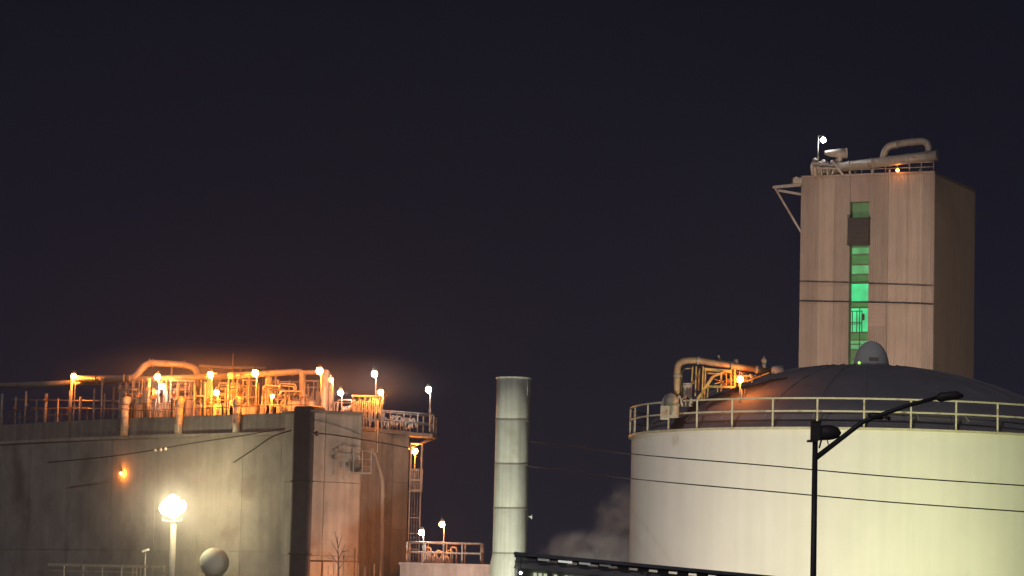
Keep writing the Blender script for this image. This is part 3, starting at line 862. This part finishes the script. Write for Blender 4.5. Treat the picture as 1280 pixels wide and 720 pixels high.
t = thing('valve_platform', 'orange lit valve frame hanging under the gooseneck pipe', 'steel frame', at(885, 490, DG))
def gb(x0, y0, x1, y1, w, d=0, nm='beam', m=YELL):
    return MB().beam(G(x0, y0, d), G(x1, y1, d), w * sg * 1.15).build(nm, m, t)
for (x, y0, y1) in [(864.5, 458, 480), (869, 458, 495), (873, 460, 488), (877.5, 458, 500), (880.5, 462, 498), (884, 480, 497)]:
    gb(x + 1.5, y0, x, y1, 1.5, random.uniform(-.3, .6), 'post')
gb(880, 461.5, 915, 464.5, 3.0, -.1); gb(882, 483, 918, 484, 2.4, -.15); gb(884, 466.5, 912, 468, 1.6, .4)
gb(872, 499, 891, 471, 3.0, -.2, 'brace'); gb(891, 471, 905, 465, 2.4, -.2, 'brace')
gb(901.5, 466, 901.5, 486, 2.0, -.2, 'post'); gb(908, 466, 908, 484, 1.2, .2, 'post'); gb(897, 482, 897, 490, 1.2, -.2, 'hanger'); gb(902, 484, 901, 489, 1.2, -.25, 'hanger')
gb(914, 462, 914, 486, 1.8, .1, 'post'); gb(918.5, 458, 918.5, 484, 2.2, .1, 'post')
for k in range(9):
    x = 922 + k * 2.6
    gb(x, 464 + k * .6, x + random.uniform(-2, 2), 482 + random.uniform(-6, 8) - k * 1.2, random.uniform(.9, 1.9), random.uniform(0, .8), 'hanger', PIPE)
gb(912, 470, 945, 470, 2.0, .3); gb(920, 478, 940, 475, 1.4, .2); gb(935, 476, 961, 466, 1.6, .35, 'brace')
gb(893, 474, 912, 480, 1.0, .3, 'brace'); gb(893, 480, 912, 474, 1.0, .35, 'brace')
MB().tube([G(927, 486, -.1), G(927, 502, -.1)], 1.0 * sg, 6).build('drain', GALV, t)
MB().tube([G(931, 486, .1), G(931, 494, .1)], .7 * sg, 6).build('drain', GALV, t)
for k, (x, y) in enumerate([(866, 478), (873, 470), (911, 476), (905, 480)]):
    MB().tube([G(x, y, -.35), G(x, y, -.3)], 2.6 * sg, 10, False).build('valve_wheel', RUST, t)
c = G(925.3, 474.3, -.5)
t = thing('roof_lamp', 'single orange lamp at the pipes on the domed tank roof', 'lamp', (c.x, c.y, c.z - 1.1))
MB().tube([(c.x, c.y + .03, c.z - 1.15), (c.x, c.y + .03, c.z - .1)], .03, 6).build('pole', GALV, t)
MB().ball(c, .12).build('lamp_globe', L_OS, t)
t = thing('control_cabinet', 'grey pink cabinet standing behind the foot of the gooseneck pipe', 'cabinet', at(858, 500, DG + .5))
MB().box(G(858.5, 489, .6), (12 * sg, .5, 20 * sg)).build('cabinet_body', VESS, t, .02)
MB().box(G(858.5, 489, .33), (9 * sg, .03, 16 * sg)).build('cabinet_door', VESS, t, .005)
t = thing('small_drum', 'pale round topped drum at the dome edge left of the gooseneck', 'drum', at(838, 510, DG - .3))
a = G(838, 505, -.2)
MB().lathe((a.x, a.y, a.z), [(.33, -.5), (.33, 0), (.30, .18), (.2, .33), (.01, .42)], 20).build('drum_shell', VESS, t)
MB().lathe((a.x, a.y, a.z), [(.33, -.06), (.36, -.06), (.36, 0), (.33, 0)], 20, False).build('band', GALV, t)
t = thing('junction_box', 'small pale junction box behind the tank railing', 'box', at(831, 515, DG - 1))
MB().box(G(831, 516, -1), (.32, .25, .5)).build('box_body', VESS, t, .015)
MB().box(G(831, 516, -1.14), (.25, .02, .4)).build('box_lid', GALV, t, .005)
t = thing('hose_bundle', 'dark tangle of hoses at the foot of the gooseneck pipe', 'hose', at(850, 505, DG))
rnd = random.Random(21)
for k in range(10):
    x = 842 + k * 2.2
    MB().tube(smooth_path([G(x, 508, -.3), G(x + rnd.uniform(-3, 3), 500, -.3), G(x + rnd.uniform(-2, 6), 493 + rnd.uniform(0, 6), -.2), G(x + rnd.uniform(2, 7), 508, -.2)], .15), rnd.uniform(.02, .045), 6).build('hose', VESS if k % 2 else DARK, t)

c = at(1089, 458, DT)  # lens flare ghost built as a solid pale dome
t = thing('flare_dome', 'small pale dome built for a lens flare ghost above the tank roof crown', 'flare ghost', (c.x, c.y, c.z - .6))
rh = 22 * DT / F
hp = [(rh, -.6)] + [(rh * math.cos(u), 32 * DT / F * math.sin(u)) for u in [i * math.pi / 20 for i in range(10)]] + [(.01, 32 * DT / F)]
MB().lathe(c, hp, 32).build('flare_shell', TANKW, t)
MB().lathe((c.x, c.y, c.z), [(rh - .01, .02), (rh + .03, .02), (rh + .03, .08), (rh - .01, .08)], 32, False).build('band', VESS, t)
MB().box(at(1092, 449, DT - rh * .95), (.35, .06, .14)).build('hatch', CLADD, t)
# green pilot lamp near the crown
t = thing('pilot_lamp', 'tiny green yellow lamp at the crown of the domed roof', 'lamp', at(1074, 456, DT - 2))
MB().ball(at(1074, 453.5, DT - 1.5), .06).build('lamp_globe', emis('pilot_glow', (.45, 1, .15), 1.2), t)
MB().tube([at(1074, 453.5, DT - 1.5) - Vector((0, 0, .6)), at(1074, 453.5, DT - 1.5) - Vector((0, 0, .05))], .02, 6).build('pole', GALV, t)
c = at(1124, 460.5, DT - 2.2)
t = thing('crown_lamp', 'low orange lamp on the far side of the tank roof crown', 'lamp', c - Vector((0, 0, .3)))
MB().ball(c, .05).build('lamp_globe', L_OS, t)
MB().tube([c - Vector((0, 0, .4)), c - Vector((0, 0, .04))], .015, 6).build('pole', GALV, t)

# =================================================================== cladding tower
FD = lambda px: 200 - (px - 1000) * .0235
TA, TB = at(1000.5, 300, FD(1000)), at(1168, 300, FD(1168))
ta, tb = Vector((TA.x, TA.y, 0)), Vector((TB.x, TB.y, 0))
td = (tb - ta).normalized(); tn = Vector((td.y, -td.x, 0)); TL = (tb - ta).length
ZTW = at(1000, 222, 200).z
t = thing('cladding_tower', 'tall corrugated tower with a green lit glass strip behind the white tank', 'tower', ta)
tower = t
def corr(u0, u1, z0, z1, m, name, off=0.0, pitch=.155, dep=.036):
    """trapezoid ribbed sheet along the face between u0 and u1"""
    vs, fs = [], []
    us = []
    k = 0; u = u0
    while u < u1 - 1e-6:
        for du, dd in ((0, 0), (.25, 0), (.4, dep), (.85, dep)):
            uu = u + du * pitch
            if uu < u1: us.append((uu, dd))
        u += pitch
    us.append((u1, 0))
    for uu, dd in us:
        p = ta + td * uu + tn * (dd + off)
        vs += [p + Vector((0, 0, z0)), p + Vector((0, 0, z1))]
    for i in range(len(us) - 1): fs.append((2 * i, 2 * i + 2, 2 * i + 3, 2 * i + 1))
    return MB().add(vs, fs).build(name, m, t)
def U(px): # distance along the face of a picture column at mid height
    p = at(px, 320, FD(px)); return (Vector((p.x, p.y, 0)) - ta).dot(td)
u1, u2 = U(1062), U(1086)
ZS = at(1074, 252, FD(1074)).z
zc = [0, 7.6, 15.2, 22.8, ZTW]
uL = [0, U(1023), U(1042), u1]
uR = [u2, U(1110), U(1134), U(1152), TL]
for us_ in (uL, uR):
    for a, b in zip(us_, us_[1:]):
        for z0, z1 in zip(zc, zc[1:]):
            corr(a + .003, b - .003, z0 + .004, z1 - .004, CLADE if us_.index(a) in (0, 3) or (us_ is uL and us_.index(a) == 2) else CLAD, 'cladding_panel', random.uniform(0, .008))
corr(u1, u2, ZS, ZTW - .012, CLADD, 'cladding_panel', -.04)
# body behind (sides, back, roof)
for nm, (a, b) in {'side_wall': (ta, ta - tn * 9 ), 'side_wall_far': (tb, tb - tn * 9)}.items():
    q = MB()
    a = a - tn * .02
    w_ = td * .12 if nm == 'side_wall' else -td * .12
    q.hexa([a, a + w_, b + w_, b] + [v + Vector((0, 0, ZTW)) for v in (a, a + w_, b + w_, b)])
    q.build('side_wall', CLAD, t)
q = MB(); a, b = ta - tn * 8.95, tb - tn * 8.95
q.hexa([a, b, b - tn * .1, a - tn * .1] + [v + Vector((0, 0, ZTW)) for v in (a, b, b - tn * .1, a - tn * .1)]); q.build('back_wall', CLAD, t)
q = MB(); a, b = ta - tn * .02, tb - tn * .02
q.hexa([v + Vector((0, 0, ZTW - .15)) for v in (a, b, b - tn * 9, a - tn * 9)] + [v + Vector((0, 0, ZTW + .02)) for v in (a, b, b - tn * 9, a - tn * 9)]); q.build('roof', CLADD, t)
q = MB(); q.beam(ta + tn * .07 + Vector((0, 0, ZTW + .03)), tb + tn * .07 + Vector((0, 0, ZTW + .03)), .1, .14); q.build('roof_trim', CLADD, t)
# recessed green stairwell strip
def slab(ua, ub, z0, z1, f0, f1, m, name, par=None, bevel=0):
    """box on the face: u range, z range, from f1 (in) to f0 (out) along the normal"""
    a, b = ta + td * ua, ta + td * ub
    q = []
    for z in (z0, z1):
        q += [a + tn * f0 + Vector((0, 0, z)), b + tn * f0 + Vector((0, 0, z)), b + tn * f1 + Vector((0, 0, z)), a + tn * f1 + Vector((0, 0, z))]
    return MB().hexa(q).build(name, m, par or t, bevel)
slab(u1 - .02, u2 + .02, 0, ZS, -.75, -.85, GREEND, 'stairwell_back')
slab(u1 - .1, u1 - .001, 0, ZS, -.04, -.8, GREEND, 'jamb'); slab(u2 + .001, u2 + .1, 0, ZS, -.04, -.8, GREEND, 'jamb')
ZY = lambda y: at(1074, y, FD(1074)).z
G1 = glow_pane('green_pane_bright', (.06, .85, .30), .98, 1.0)
G2 = glow_pane('green_pane_mid', (.15, .60, .22), .60, 1.6)
G3 = glow_pane('green_pane_dim', (.12, .40, .10), .34, 1.8)
G4 = glow_pane('green_pane_dark', (.22, .40, .16), .24, 2.0)
panes = [(253, 274, G4), (305, 309, G4), (309, 317, G2), (318, 330, G3), (330.5, 342, G2), (343, 351, G3), (354, 376, G1), (377, 383, G3), (384.5, 414, G1), (415.5, 424, G3), (425, 436, G2), (437, 448, G4), (448.5, 470, G3)]
for y0, y1, m in panes:
    slab(u1 + .03, u2 - .03, ZY(y1), ZY(y0), -.40, -.43, m, 'glass_pane')
for y in (252.3, 317.5, 330.2, 342.5, 352.5, 376.5, 384, 415, 424.5, 436.5, 448.2):
    slab(u1, u2, ZY(y) - .04, ZY(y) + .04, -.30, -.5, GREEND, 'floor_bar')
for u in (u1 + .01, u2 - .04):
    slab(u, u + .03, 0, ZS, -.31, -.49, GREEND, 'mullion')
slab(u1 + .62, u1 + .66, ZY(436), ZY(384), -.30, -.36, BLACK, 'mullion')
# railings and a bracket seen against the green light
for y in (388.5, 402.5, 404.5, 430):
    slab(u1 + .05, u1 + .82, ZY(y) - .025, ZY(y) + .025, -.24, -.29, BLACK, 'stair_rail')
for f_ in (.15, .45, .8):
    slab(u1 + f_, u1 + f_ + .045, ZY(416), ZY(388), -.23, -.28, BLACK, 'stair_post')
slab(u1 + .84, u1 + 1.0, ZY(400), ZY(392), -.22, -.28, BLACK, 'stair_bracket')
lbox = slab(u1 - .03, u2 + .1, ZY(306), ZY(273.5), .42, -.3, BLACK, 'dark_landing_box', None, .03)
for k in range(6):
    slab(u1 + .02, u2 + .05, ZY(304 - k * 5), ZY(303 - k * 5), .46, .42, DARK, 'louvre', lbox)
slab(u1 - .05, u2 + .12, ZY(274.5), ZY(273), .47, -.3, BLACK, 'box_top')
slab(u1 - .05, u2 + .12, ZY(307), ZY(305.7), .47, -.3, BLACK, 'box_foot')
# darker vent panel
vpan = slab(U(1087), U(1108), ZY(409), ZY(381), .07, .0, CLADD, 'vent_panel', None, .01)
for k in range(5):
    slab(U(1088), U(1107), ZY(386 + k * 5), ZY(385 + k * 5), .10, .06, CLAD, 'vent_slat', vpan)
slab(U(1087), U(1108), ZY(381), ZY(379.5), .12, .0, CLAD, 'vent_hood')
# bracket platform at the left corner of the tower
t = thing('corner_bracket', 'steel bracket platform jutting from the top corner of the tower', 'bracket', at(1000, 235, 200))
B = lambda px, py, d=0: at(px, py, 199.6 + d)
for d in (0, 1.4):
    MB().beam(B(967, 234, d), B(1001, 231, d), .12, .2).build('arm', GALV, t)
    MB().beam(B(973, 238, d), B(1001, 243, d), .1, .16).build('arm', GALV, t)
    MB().beam(B(969, 235.5, d), B(1001, 290, d), .1, .13).build('strut', GALV, t)
MB().beam(B(967, 234, -.1), B(967, 234, 1.5), .14).build('end_beam', GALV, t)
MB().beam(B(984, 232, -.1), B(984, 232, 1.5), .1).build('cross_beam', GALV, t)
MB().box(B(996, 227, .5), (.62, 1.0, .4)).build('winch_box', PIPE, t, .03)
MB().tube([B(991, 224, 0), B(995, 221.5, 0), B(1000, 223, 0)], .05, 6).build('winch_bar', GALV, t)

# roof kit on the tower
DR = 199.0; sr = DR / F
K = lambda px, py, d=0: at(px, py, DR + d)
t = thing('rooftop_duct', 'large horizontal duct running along the tower roof', 'duct', K(1080, 218))
MB().tube([K(1046, 209.5), K(1131, 199, -3), K(1172, 194, -4)], 6.2 * sr, 18).build('duct_shell', PIPE, t)
for px, py, d in [(1062, 207.5, -.6), (1090, 204, -1.6), (1112, 201.3, -2.3), (1135, 198.5, -3.1)]:
    MB().tube([K(px - .8, py + .1, d), K(px + .8, py - .1, d)], 6.9 * sr, 18, False).build('flange', GALV, t)
for px in (1062, 1090, 1112, 1150):
    a = K(px, 212, -(px - 1046) * .035); MB().beam((a.x, a.y, ZTW), a, .12).build('saddle', GALV, t)
t = thing('rooftop_elbow', 'curved elbow pipe looping above the tower duct', 'pipe', K(1104, 196, -2))
MB().tube(smooth_path([K(1103, 200, -2.0), K(1108, 183, -2.1), K(1133, 178, -2.6), K(1160, 176, -3.4), K(1162, 198, -3.5)], .9), 4.4 * sr, 14).build('pipe', PIPE, t)
for px, py in [(1121, 180.6), (1140, 177.6)]:
    MB().tube([K(px - .8, py, -2.6), K(px + .8, py, -2.6)], 5.4 * sr, 14, False).build('flange', GALV, t)
t = thing('exhaust_horn', 'short tilted exhaust horn on top of the tower duct', 'vent', K(1047, 198))
MB().tube([K(1031, 191, .3), K(1037, 191.5, .2), K(1048, 191.8), K(1058, 191.6)], [2.5 * sr, 4.2 * sr, 5.8 * sr, 6.4 * sr], 18).build('horn_shell', VESS, t)
MB().tube([K(1050, 204), K(1050, 193)], 3.2 * sr, 12).build('neck', VESS, t)
MB().tube([K(1057.5, 191.6), K(1058.8, 191.6)], 6.9 * sr, 18, False).build('rim', VESS, t)
t = thing('rooftop_machinery', 'pale clutter of pipes and valves at the tower roof corner under the white lamp', 'machinery', Vector((K(1030, 220).x, K(1030, 220).y, ZTW)))
rnd = random.Random(33)
for k in range(13):
    px = 1014 + k * 4.1; a = K(px, 221 - rnd.uniform(9, 19), rnd.uniform(0, 1.2)); b = Vector((a.x + rnd.uniform(-.2, .2), a.y, ZTW))
    MB().tube(smooth_path([b, a, a + Vector((rnd.uniform(.2, .5), 0, rnd.uniform(-.1, .1))), Vector((a.x + .45, a.y, ZTW))], .15), rnd.uniform(.05, .11), 8).build('pipe', VESS if k % 3 else GALV, t)
for k in range(7):
    MB().ball(K(1019 + k * 5.5, 204 + rnd.uniform(-3, 3), rnd.uniform(.2, .8)), rnd.uniform(.15, .26), 1, 10).build('valve_body', VESS, t)
MB().beam(K(1014, 204, -.2), K(1046, 207, -.4), .1).build('beam', GALV, t)
MB().beam(K(1013, 210, -.2), K(1068, 211, -.6), .08).build('beam', VESS, t)
MB().beam(K(1041, 202, -.3), K(1054, 219, -.5), .14).build('chute', VESS, t)
t = thing('tower_railing', 'low pale railing along the tower roof edge below the duct', 'railing', K(1090, 219, -1))
for k in range(11):
    u = U(1016) + (U(1165) - U(1016)) * k / 10
    p_ = ta + td * u - tn * .12
    MB().beam(p_ + Vector((0, 0, ZTW + .02)), p_ + Vector((0, 0, ZTW + .72)), .06).build('rail_post', GALV, t)
p0, p1 = ta + td * U(1015) - tn * .12, ta + td * U(1166) - tn * .12
MB().beam(p0 + Vector((0, 0, ZTW + .72)), p1 + Vector((0, 0, ZTW + .72)), .07).build('top_rail', GALV, t)
MB().beam(p0 + Vector((0, 0, ZTW + .4)), p1 + Vector((0, 0, ZTW + .4)), .05).build('mid_rail', GALV, t)
lamp(1029, 175, 199.2, L_WH, .17, ZTW, 'white lamp on a thin pole at the tower roof corner', name='tower_lamp', group=None, side=-.33)
c = K(1122, 213, -2.5)
t = thing('duct_lamp', 'orange lamp tucked under the duct on the tower roof', 'lamp', c)
MB().ball(c, .10).build('lamp_globe', emis('sodium_glow_small', ORANGE, 60), t)
MB().tube([c + Vector((0, .02, 0)), (c.x, c.y + .02, ZTW + .02)], .03, 6).build('pole', GALV, t)

# =================================================================== foreground
DPL = 60.0; sp = DPL / F
a = at(1018, 620, DPL); zt = at(1016, 552, DPL).z
t = thing('utility_pole', 'dark utility pole with a fixture head and long slanted arm', 'utility pole', (a.x, a.y, 0))
MB().tube([(a.x, a.y, 0), (a.x, a.y, zt)], [4.3 * sp, 3.4 * sp], 12).build('pole_shaft', BLACK, t)
MB().tube([(a.x, a.y, zt), (a.x, a.y, zt + .14)], [3.4 * sp, 2 * sp], 10).build('pole_top', BLACK, t)
c = at(1019.5, 539.5, DPL)
MB().box(c, (12 * sp, .22, 22 * sp)).build('fixture_box', DARK, t, .012)
MB().box(c + Vector((0, 0, .19)), (13.4 * sp, .25, .03)).build('fixture_lid', DARK, t, .006)
MB().box(c + Vector((-.06, 0, -.19)), (13 * sp, .2, .04)).build('fixture_foot', DARK, t, .006)
c2 = at(1036.5, 541.5, DPL)
MB().tube([at(1025.5, 541, DPL), at(1028, 541, DPL), at(1038, 540.5, DPL), at(1046, 541.5, DPL), at(1050, 544, DPL)], [8 * sp, 9.5 * sp, 9.5 * sp, 7.5 * sp, 3.5 * sp], 16).build('lamp_hood', DARK, t)
MB().tube([at(1034, 550, DPL), at(1036, 558, DPL), at(1032, 562, DPL)], .012, 6).build('loop_wire', WIRE, t)
MB().tube([at(1027, 549, DPL), at(1024, 560, DPL)], .02, 6).build('bracket', BLACK, t)
MB().tube([at(1019, 573, DPL), at(1078, 527.5, DPL), at(1100, 519, DPL), at(1134, 507, DPL), at(1172, 497, DPL)], [3.6 * sp, 3.2 * sp, 3 * sp, 2.8 * sp, 2.5 * sp], 10).build('arm', BLACK, t)
MB().tube([at(1086, 521, DPL), at(1088, 520, DPL), at(1098, 520, DPL), at(1104, 523, DPL)], [2.5 * sp, 4.5 * sp, 4.5 * sp, 2 * sp], 12).build('arm_clamp', BLACK, t)
MB().tube([at(1106, 520, DPL), at(1113, 524, DPL)], 2.4 * sp, 10).build('insulator', INS, t)
MB().tube([at(1170, 498, DPL), at(1176, 496.5, DPL), at(1196, 494, DPL), at(1204, 495, DPL)], [2.6 * sp, 6 * sp, 5.5 * sp, 2 * sp], 14).build('luminaire', DARK, t)

# overhead cables
def cable(pts, label, r=.011):
    P_ = [at(px, py, D) for px, py, D in pts]
    out = []
    # catmull-rom
    out = []
    for i in range(len(P_) - 1):
        p0 = P_[max(0, i - 1)]; p1 = P_[i]; p2 = P_[i + 1]; p3 = P_[min(len(P_) - 1, i + 2)]
        for k in range(10):
            s = k / 10
            out.append(.5 * ((2 * p1) + (p2 - p0) * s + (2 * p0 - 5 * p1 + 4 * p2 - p3) * s * s + (3 * p1 - p0 - 3 * p2 + p3) * s ** 3))
    out.append(P_[-1])
    o = MB().tube(out, r, 6).build('overhead_cable', WIRE)
    tag(o, label, 'cable', 'overhead cables')
    return o
cable([(661, 551.5, 149.5), (720, 558, 128), (795, 568, 103), (960, 582, 99), (1130, 597, 97), (1360, 612, 95)], 'upper thin dark cable crossing the white tank wall', .022)
cable([(659, 583, 149.5), (720, 589, 128), (795, 599, 103), (960, 614, 99), (1130, 629, 97), (1360, 645, 95)], 'lower thin dark cable crossing the white tank wall', .022)
cable([(px, py, FD(px) - .22) for px, py in ((999.5, 352), (1062, 353.5), (1130, 356), (1166, 357.5))], 'upper dark cable strung across the corrugated tower', .026)
cable([(px, py, FD(px) - .22) for px, py in ((999, 376.5), (1062, 377.5), (1130, 379), (1166, 380.5))], 'lower dark cable strung across the corrugated tower', .034)
cable([(px, py, wallD(px) - d) for px, py, d in ((60, 578, 4), (150, 569, 3), (240, 554, 2), (300, 545, 1.4), (340, 538, .9), (368, 534, .8))], 'dark cable rising along the concrete wall to the dark duct', .035)
cable([(292, 578, 173), (318, 561, 171.5), (340, 546, 170.2), (364, 538, 169.3)], 'short dark cable joining the rising one beside the dark duct', .035)
cable([(392, 541, 167.2), (420, 544, 168.2), (450, 549, 169.6), (480, 554, 171.5), (512, 560, 173)], 'dark cable from the pillar insulator across the right facet', .035)
c = at(396, 542, 167.4)
t = thing('pillar_insulator', 'small dark insulator on the edge of the corner pillar', 'insulator', c)
MB().tube([c + Vector((-.25, .2, 0)), c], .05, 8).build('pin', BLACK, t)
MB().ball(c, .13, 1.1).build('insulator_body', INS, t)
for k, (px, py) in enumerate([(194.5, 563), (201, 562), (207, 561)]):
    c = at(px, py, wallD(px) - 2.5)
    o = MB().ball(c, .085, 1.2, 8).build('cable_insulator', INSW)
    tag(o, ['leftmost of three small white insulators on the rising cable', 'middle of three small white insulators on the rising cable', 'rightmost of three small white insulators on the rising cable'][k], 'insulator', 'small white insulators')

# canopy roof in front, falling gently to the right
CA, CB = at(644, 690.5, 60), at(1010, 724.5, 63)
ZA, ZB_ = CA.z, CB.z
CA = Vector((CA.x, CA.y, 0)); CB = Vector((CB.x, CB.y, 0))
cdv = (CB - CA).normalized(); cn = Vector((0, -1, 0)); CL = (CB - CA).length
t = thing('canopy_roof', 'long dark sheet canopy with bright strip lamps beneath its eave', 'canopy', CA)
ZC = 0.0
def cs(ua, ub, f0, f1, z0, z1, m, name, bevel=0, ground=False):
    a, b = CA + cdv * ua, CA + cdv * ub
    za, zb = ZA + (ZB_ - ZA) * ua / CL, ZA + (ZB_ - ZA) * ub / CL
    q = []
    for i, z in enumerate((z0, z1)):
        ha, hb = (0, 0) if (ground and i == 0) else (za + z, zb + z)
        q += [a + cn * f0 + Vector((0, 0, ha)), b + cn * f0 + Vector((0, 0, hb)), b + cn * f1 + Vector((0, 0, hb)), a + cn * f1 + Vector((0, 0, ha))]
    return MB().hexa(q).build(name, m, t, bevel)
cs(0, CL, 0, -5.0, -.03, 0, ROOFG, 'roof_sheet')
cs(-.03, CL, .05, 0.002, -.055, .012, ROOFG, 'fascia')
cs(0, CL, -.6, -4.9, -.26, -.24, SOFF, 'soffit')
u = .02
k = 0
while u < CL:
    cs(u, u + .23, -.004, -.6, -.135, -.06, DARK if k > 1 or k % 2 else SOFF, 'eave_block', .006)
    u += .46; k += 1
cs(0, CL, -.10, -.16, -.30, -.137, SOFF, 'eave_beam')
cs(0.0, CL, -.5, -.6, 0, -.30, SOFF, 'back_wall', 0, True)
for k, u in enumerate((.50, .95, 1.42, 1.88)):
    cs(u, u + .26 + .06 * (k == 1), .0, -.03, -.118, -.07, emis('tube_glow_%s' % 'abcd'[k], (.95, 1, .9), (.14, .55, .2, .05)[k]), 'strip_lamp', .01)
for k in range(22):
    u = .42 + k * .115 + (k // 5) * .13
    cs(u, u + .07, -.44, -.49, -.62, -.36, L_SLAT if k % 7 != 3 else SOFF, 'window_slat')
for u in (.0, 2.9, 5.4):
    cs(u, u + .06, -.02, -.1, 0, -.137, GALV, 'post', 0, True)
MB().ball(CA + cdv * .13 + Vector((0, -.12, ZA - .40)), .03).build('hanging_lamp', emis('hanging_glow', (.95, 1, .9), 9), t)
MB().tube([CA + cdv * .13 + Vector((0, -.12, ZA - .37)), CA + cdv * .13 + Vector((0, -.12, ZA - .1))], .008, 5).build('cord', WIRE, t)

# steam drifting between stack and tank
def vapour(name, scale, lo, hi, n0, n1, dens, lacun=.6):
    m = bpy.data.materials.new(name); m.use_nodes = True
    n, l = m.node_tree.nodes, m.node_tree.links
    n.remove(n['Principled BSDF'])
    v = n.new('ShaderNodeVolumePrincipled')
    v.inputs['Color'].default_value = (.95, .93, .9, 1)
    v.inputs['Anisotropy'].default_value = 0.0
    tcn = n.new('ShaderNodeTexCoord')
    nz = n.new('ShaderNodeTexNoise'); nz.inputs['Scale'].default_value = scale; nz.inputs['Detail'].default_value = 6; nz.inputs['Distortion'].default_value = .6
    nz.inputs['Roughness'].default_value = lacun
    l.new(tcn.outputs['Object'], nz.inputs['Vector'])
    mp = n.new('ShaderNodeMapping'); mp.inputs['Location'].default_value = (-1, -1, -1); mp.inputs['Scale'].default_value = (2, 2, 2)
    l.new(tcn.outputs['Generated'], mp.inputs[0])
    ln = n.new('ShaderNodeVectorMath'); ln.operation = 'LENGTH'
    l.new(mp.outputs[0], ln.inputs[0])
    fr = n.new('ShaderNodeMapRange'); fr.interpolation_type = 'SMOOTHSTEP'
    fr.inputs['From Min'].default_value = 1.0; fr.inputs['From Max'].default_value = .1
    fr.inputs['To Min'].default_value = 0; fr.inputs['To Max'].default_value = 1
    l.new(ln.outputs['Value'], fr.inputs['Value'])
    mr = n.new('ShaderNodeMapRange'); mr.inputs['From Min'].default_value = lo; mr.inputs['From Max'].default_value = hi
    mr.inputs['To Min'].default_value = n0; mr.inputs['To Max'].default_value = n1
    l.new(nz.outputs['Fac'], mr.inputs['Value'])
    mu = n.new('ShaderNodeMath'); mu.operation = 'MULTIPLY'
    l.new(mr.outputs[0], mu.inputs[0]); l.new(fr.outputs[0], mu.inputs[1])
    m2 = n.new('ShaderNodeMath'); m2.operation = 'MULTIPLY'; m2.inputs[1].default_value = dens
    l.new(mu.outputs[0], m2.inputs[0])
    l.new(m2.outputs[0], v.inputs['Density'])
    l.new(v.outputs[0], n['Material Output'].inputs['Volume'])
    return m
SV = vapour('steam_volume', .95, .44, .68, 0, 1, 3.6, .68)
def puff(name, c, rx, ry, rz, m, lab):
    prof = []
    n_ = 14
    for i in range(n_ + 1):
        u = -math.pi / 2 + math.pi * i / n_
        prof.append((max(.001, math.cos(u)), math.sin(u)))
    vs = MB().lathe((0, 0, 0), prof, 24)
    vs.v = [Vector((v.x * rx, v.y * ry, v.z * rz)) + Vector(c) for v in vs.v]
    o = vs.build(name, m)
    o['kind'] = 'stuff'; o['label'] = lab
puff('steam_cloud', at(742, 692, 132), 2.6, 2.0, 1.25, SV, 'low pale steam cloud rising behind the canopy roof')
puff('steam_cloud', at(778, 655, 135), 1.5, 1.6, 2.1, SV, 'taller wisp of steam beside the white tank edge')
LM = vapour('lamp_halo', .5, .3, .7,   .65, 1.2, .055, .5)  # volume added to give the big lamp its halo
puff('halo_mist', at(222, 628, 172.0), 6.2, 3.6, 4.6, LM, 'thin mist added as a halo round the glaring cream lamp')
DM = vapour('deck_halo', .35, .35, .65, .4, 1.3, .020, .5)  # volume added to spread the glow of the deck lamps
puff('halo_mist', at(275, 474, 178), 11, 4.5, 2.5, DM, 'thin mist added as a halo round the orange lamps over the deck')
puff('halo_mist', at(450, 480, 174), 5.5, 3.5, 2.2, DM, 'thin mist added as a halo round the lamps at the outer end of the deck')

# =================================================================== floodlights and added fill lights standing on the ground, below the frame
flood((17.5, 95.5, .7), (14.5, 108.5, 3.0), (.98, 1.0, .52), 6300, 120, 'low cream floodlight washing the white tank wall')
flood((1.5, 97, .6), (6.5, 112, 5), (1.0, .84, .68), 7600, 100, 'low warm floodlight at the near side of the white tank')
flood((-3.5, 138, .6), (-.2, 150, 7.5), (1.0, 1.0, .80), 9000, 60, 'low green white floodlight before the round stack')
flood((-.5, 160, .6), (-9.5, 174, 7.0), (1.0, .76, .62), 3600, 80, 'low pinkish floodlight facing the right facet of the concrete tank')
flood((16, 150, .6), (23, 198, 17), (1.0, .72, .52), 80000, 34, 'strong warm floodlight aimed at the corrugated tower')
flood((-11.5, 152, .6), (-10.6, 169, 9), (1.0, .87, .66), 1300, 90, 'low warm floodlight before the corner pillar')

flood((4.6, 126.2, .4), (3.6, 132.5, 2.9), (1, .93, .86), 420, 100, 'unseen white fill light added to brighten the steam cloud')  # added out of view to light the steam
flood((1.2, 53, .4), (3.2, 61, 2.75), (1, .95, .9), 75, 80, 'unseen dim fill light added to lift the dark canopy')  # added out of view because nothing else lights the canopy front
# =================================================================== night haze
hm = bpy.data.materials.new('night_haze'); hm.use_nodes = True
hn, hl = hm.node_tree.nodes, hm.node_tree.links
hn.remove(hn['Principled BSDF'])
hv = hn.new('ShaderNodeVolumePrincipled')
hv.inputs['Color'].default_value = (.92, .9, .9, 1)
hv.inputs['Density'].default_value = .00055
hv.inputs['Anisotropy'].default_value = 0.2
hl.new(hv.outputs[0], hn['Material Output'].inputs['Volume'])
hz = MB().box((0, 222, 17.5), (640, 600, 37)).build('haze', hm)
hz['kind'] = 'stuff'
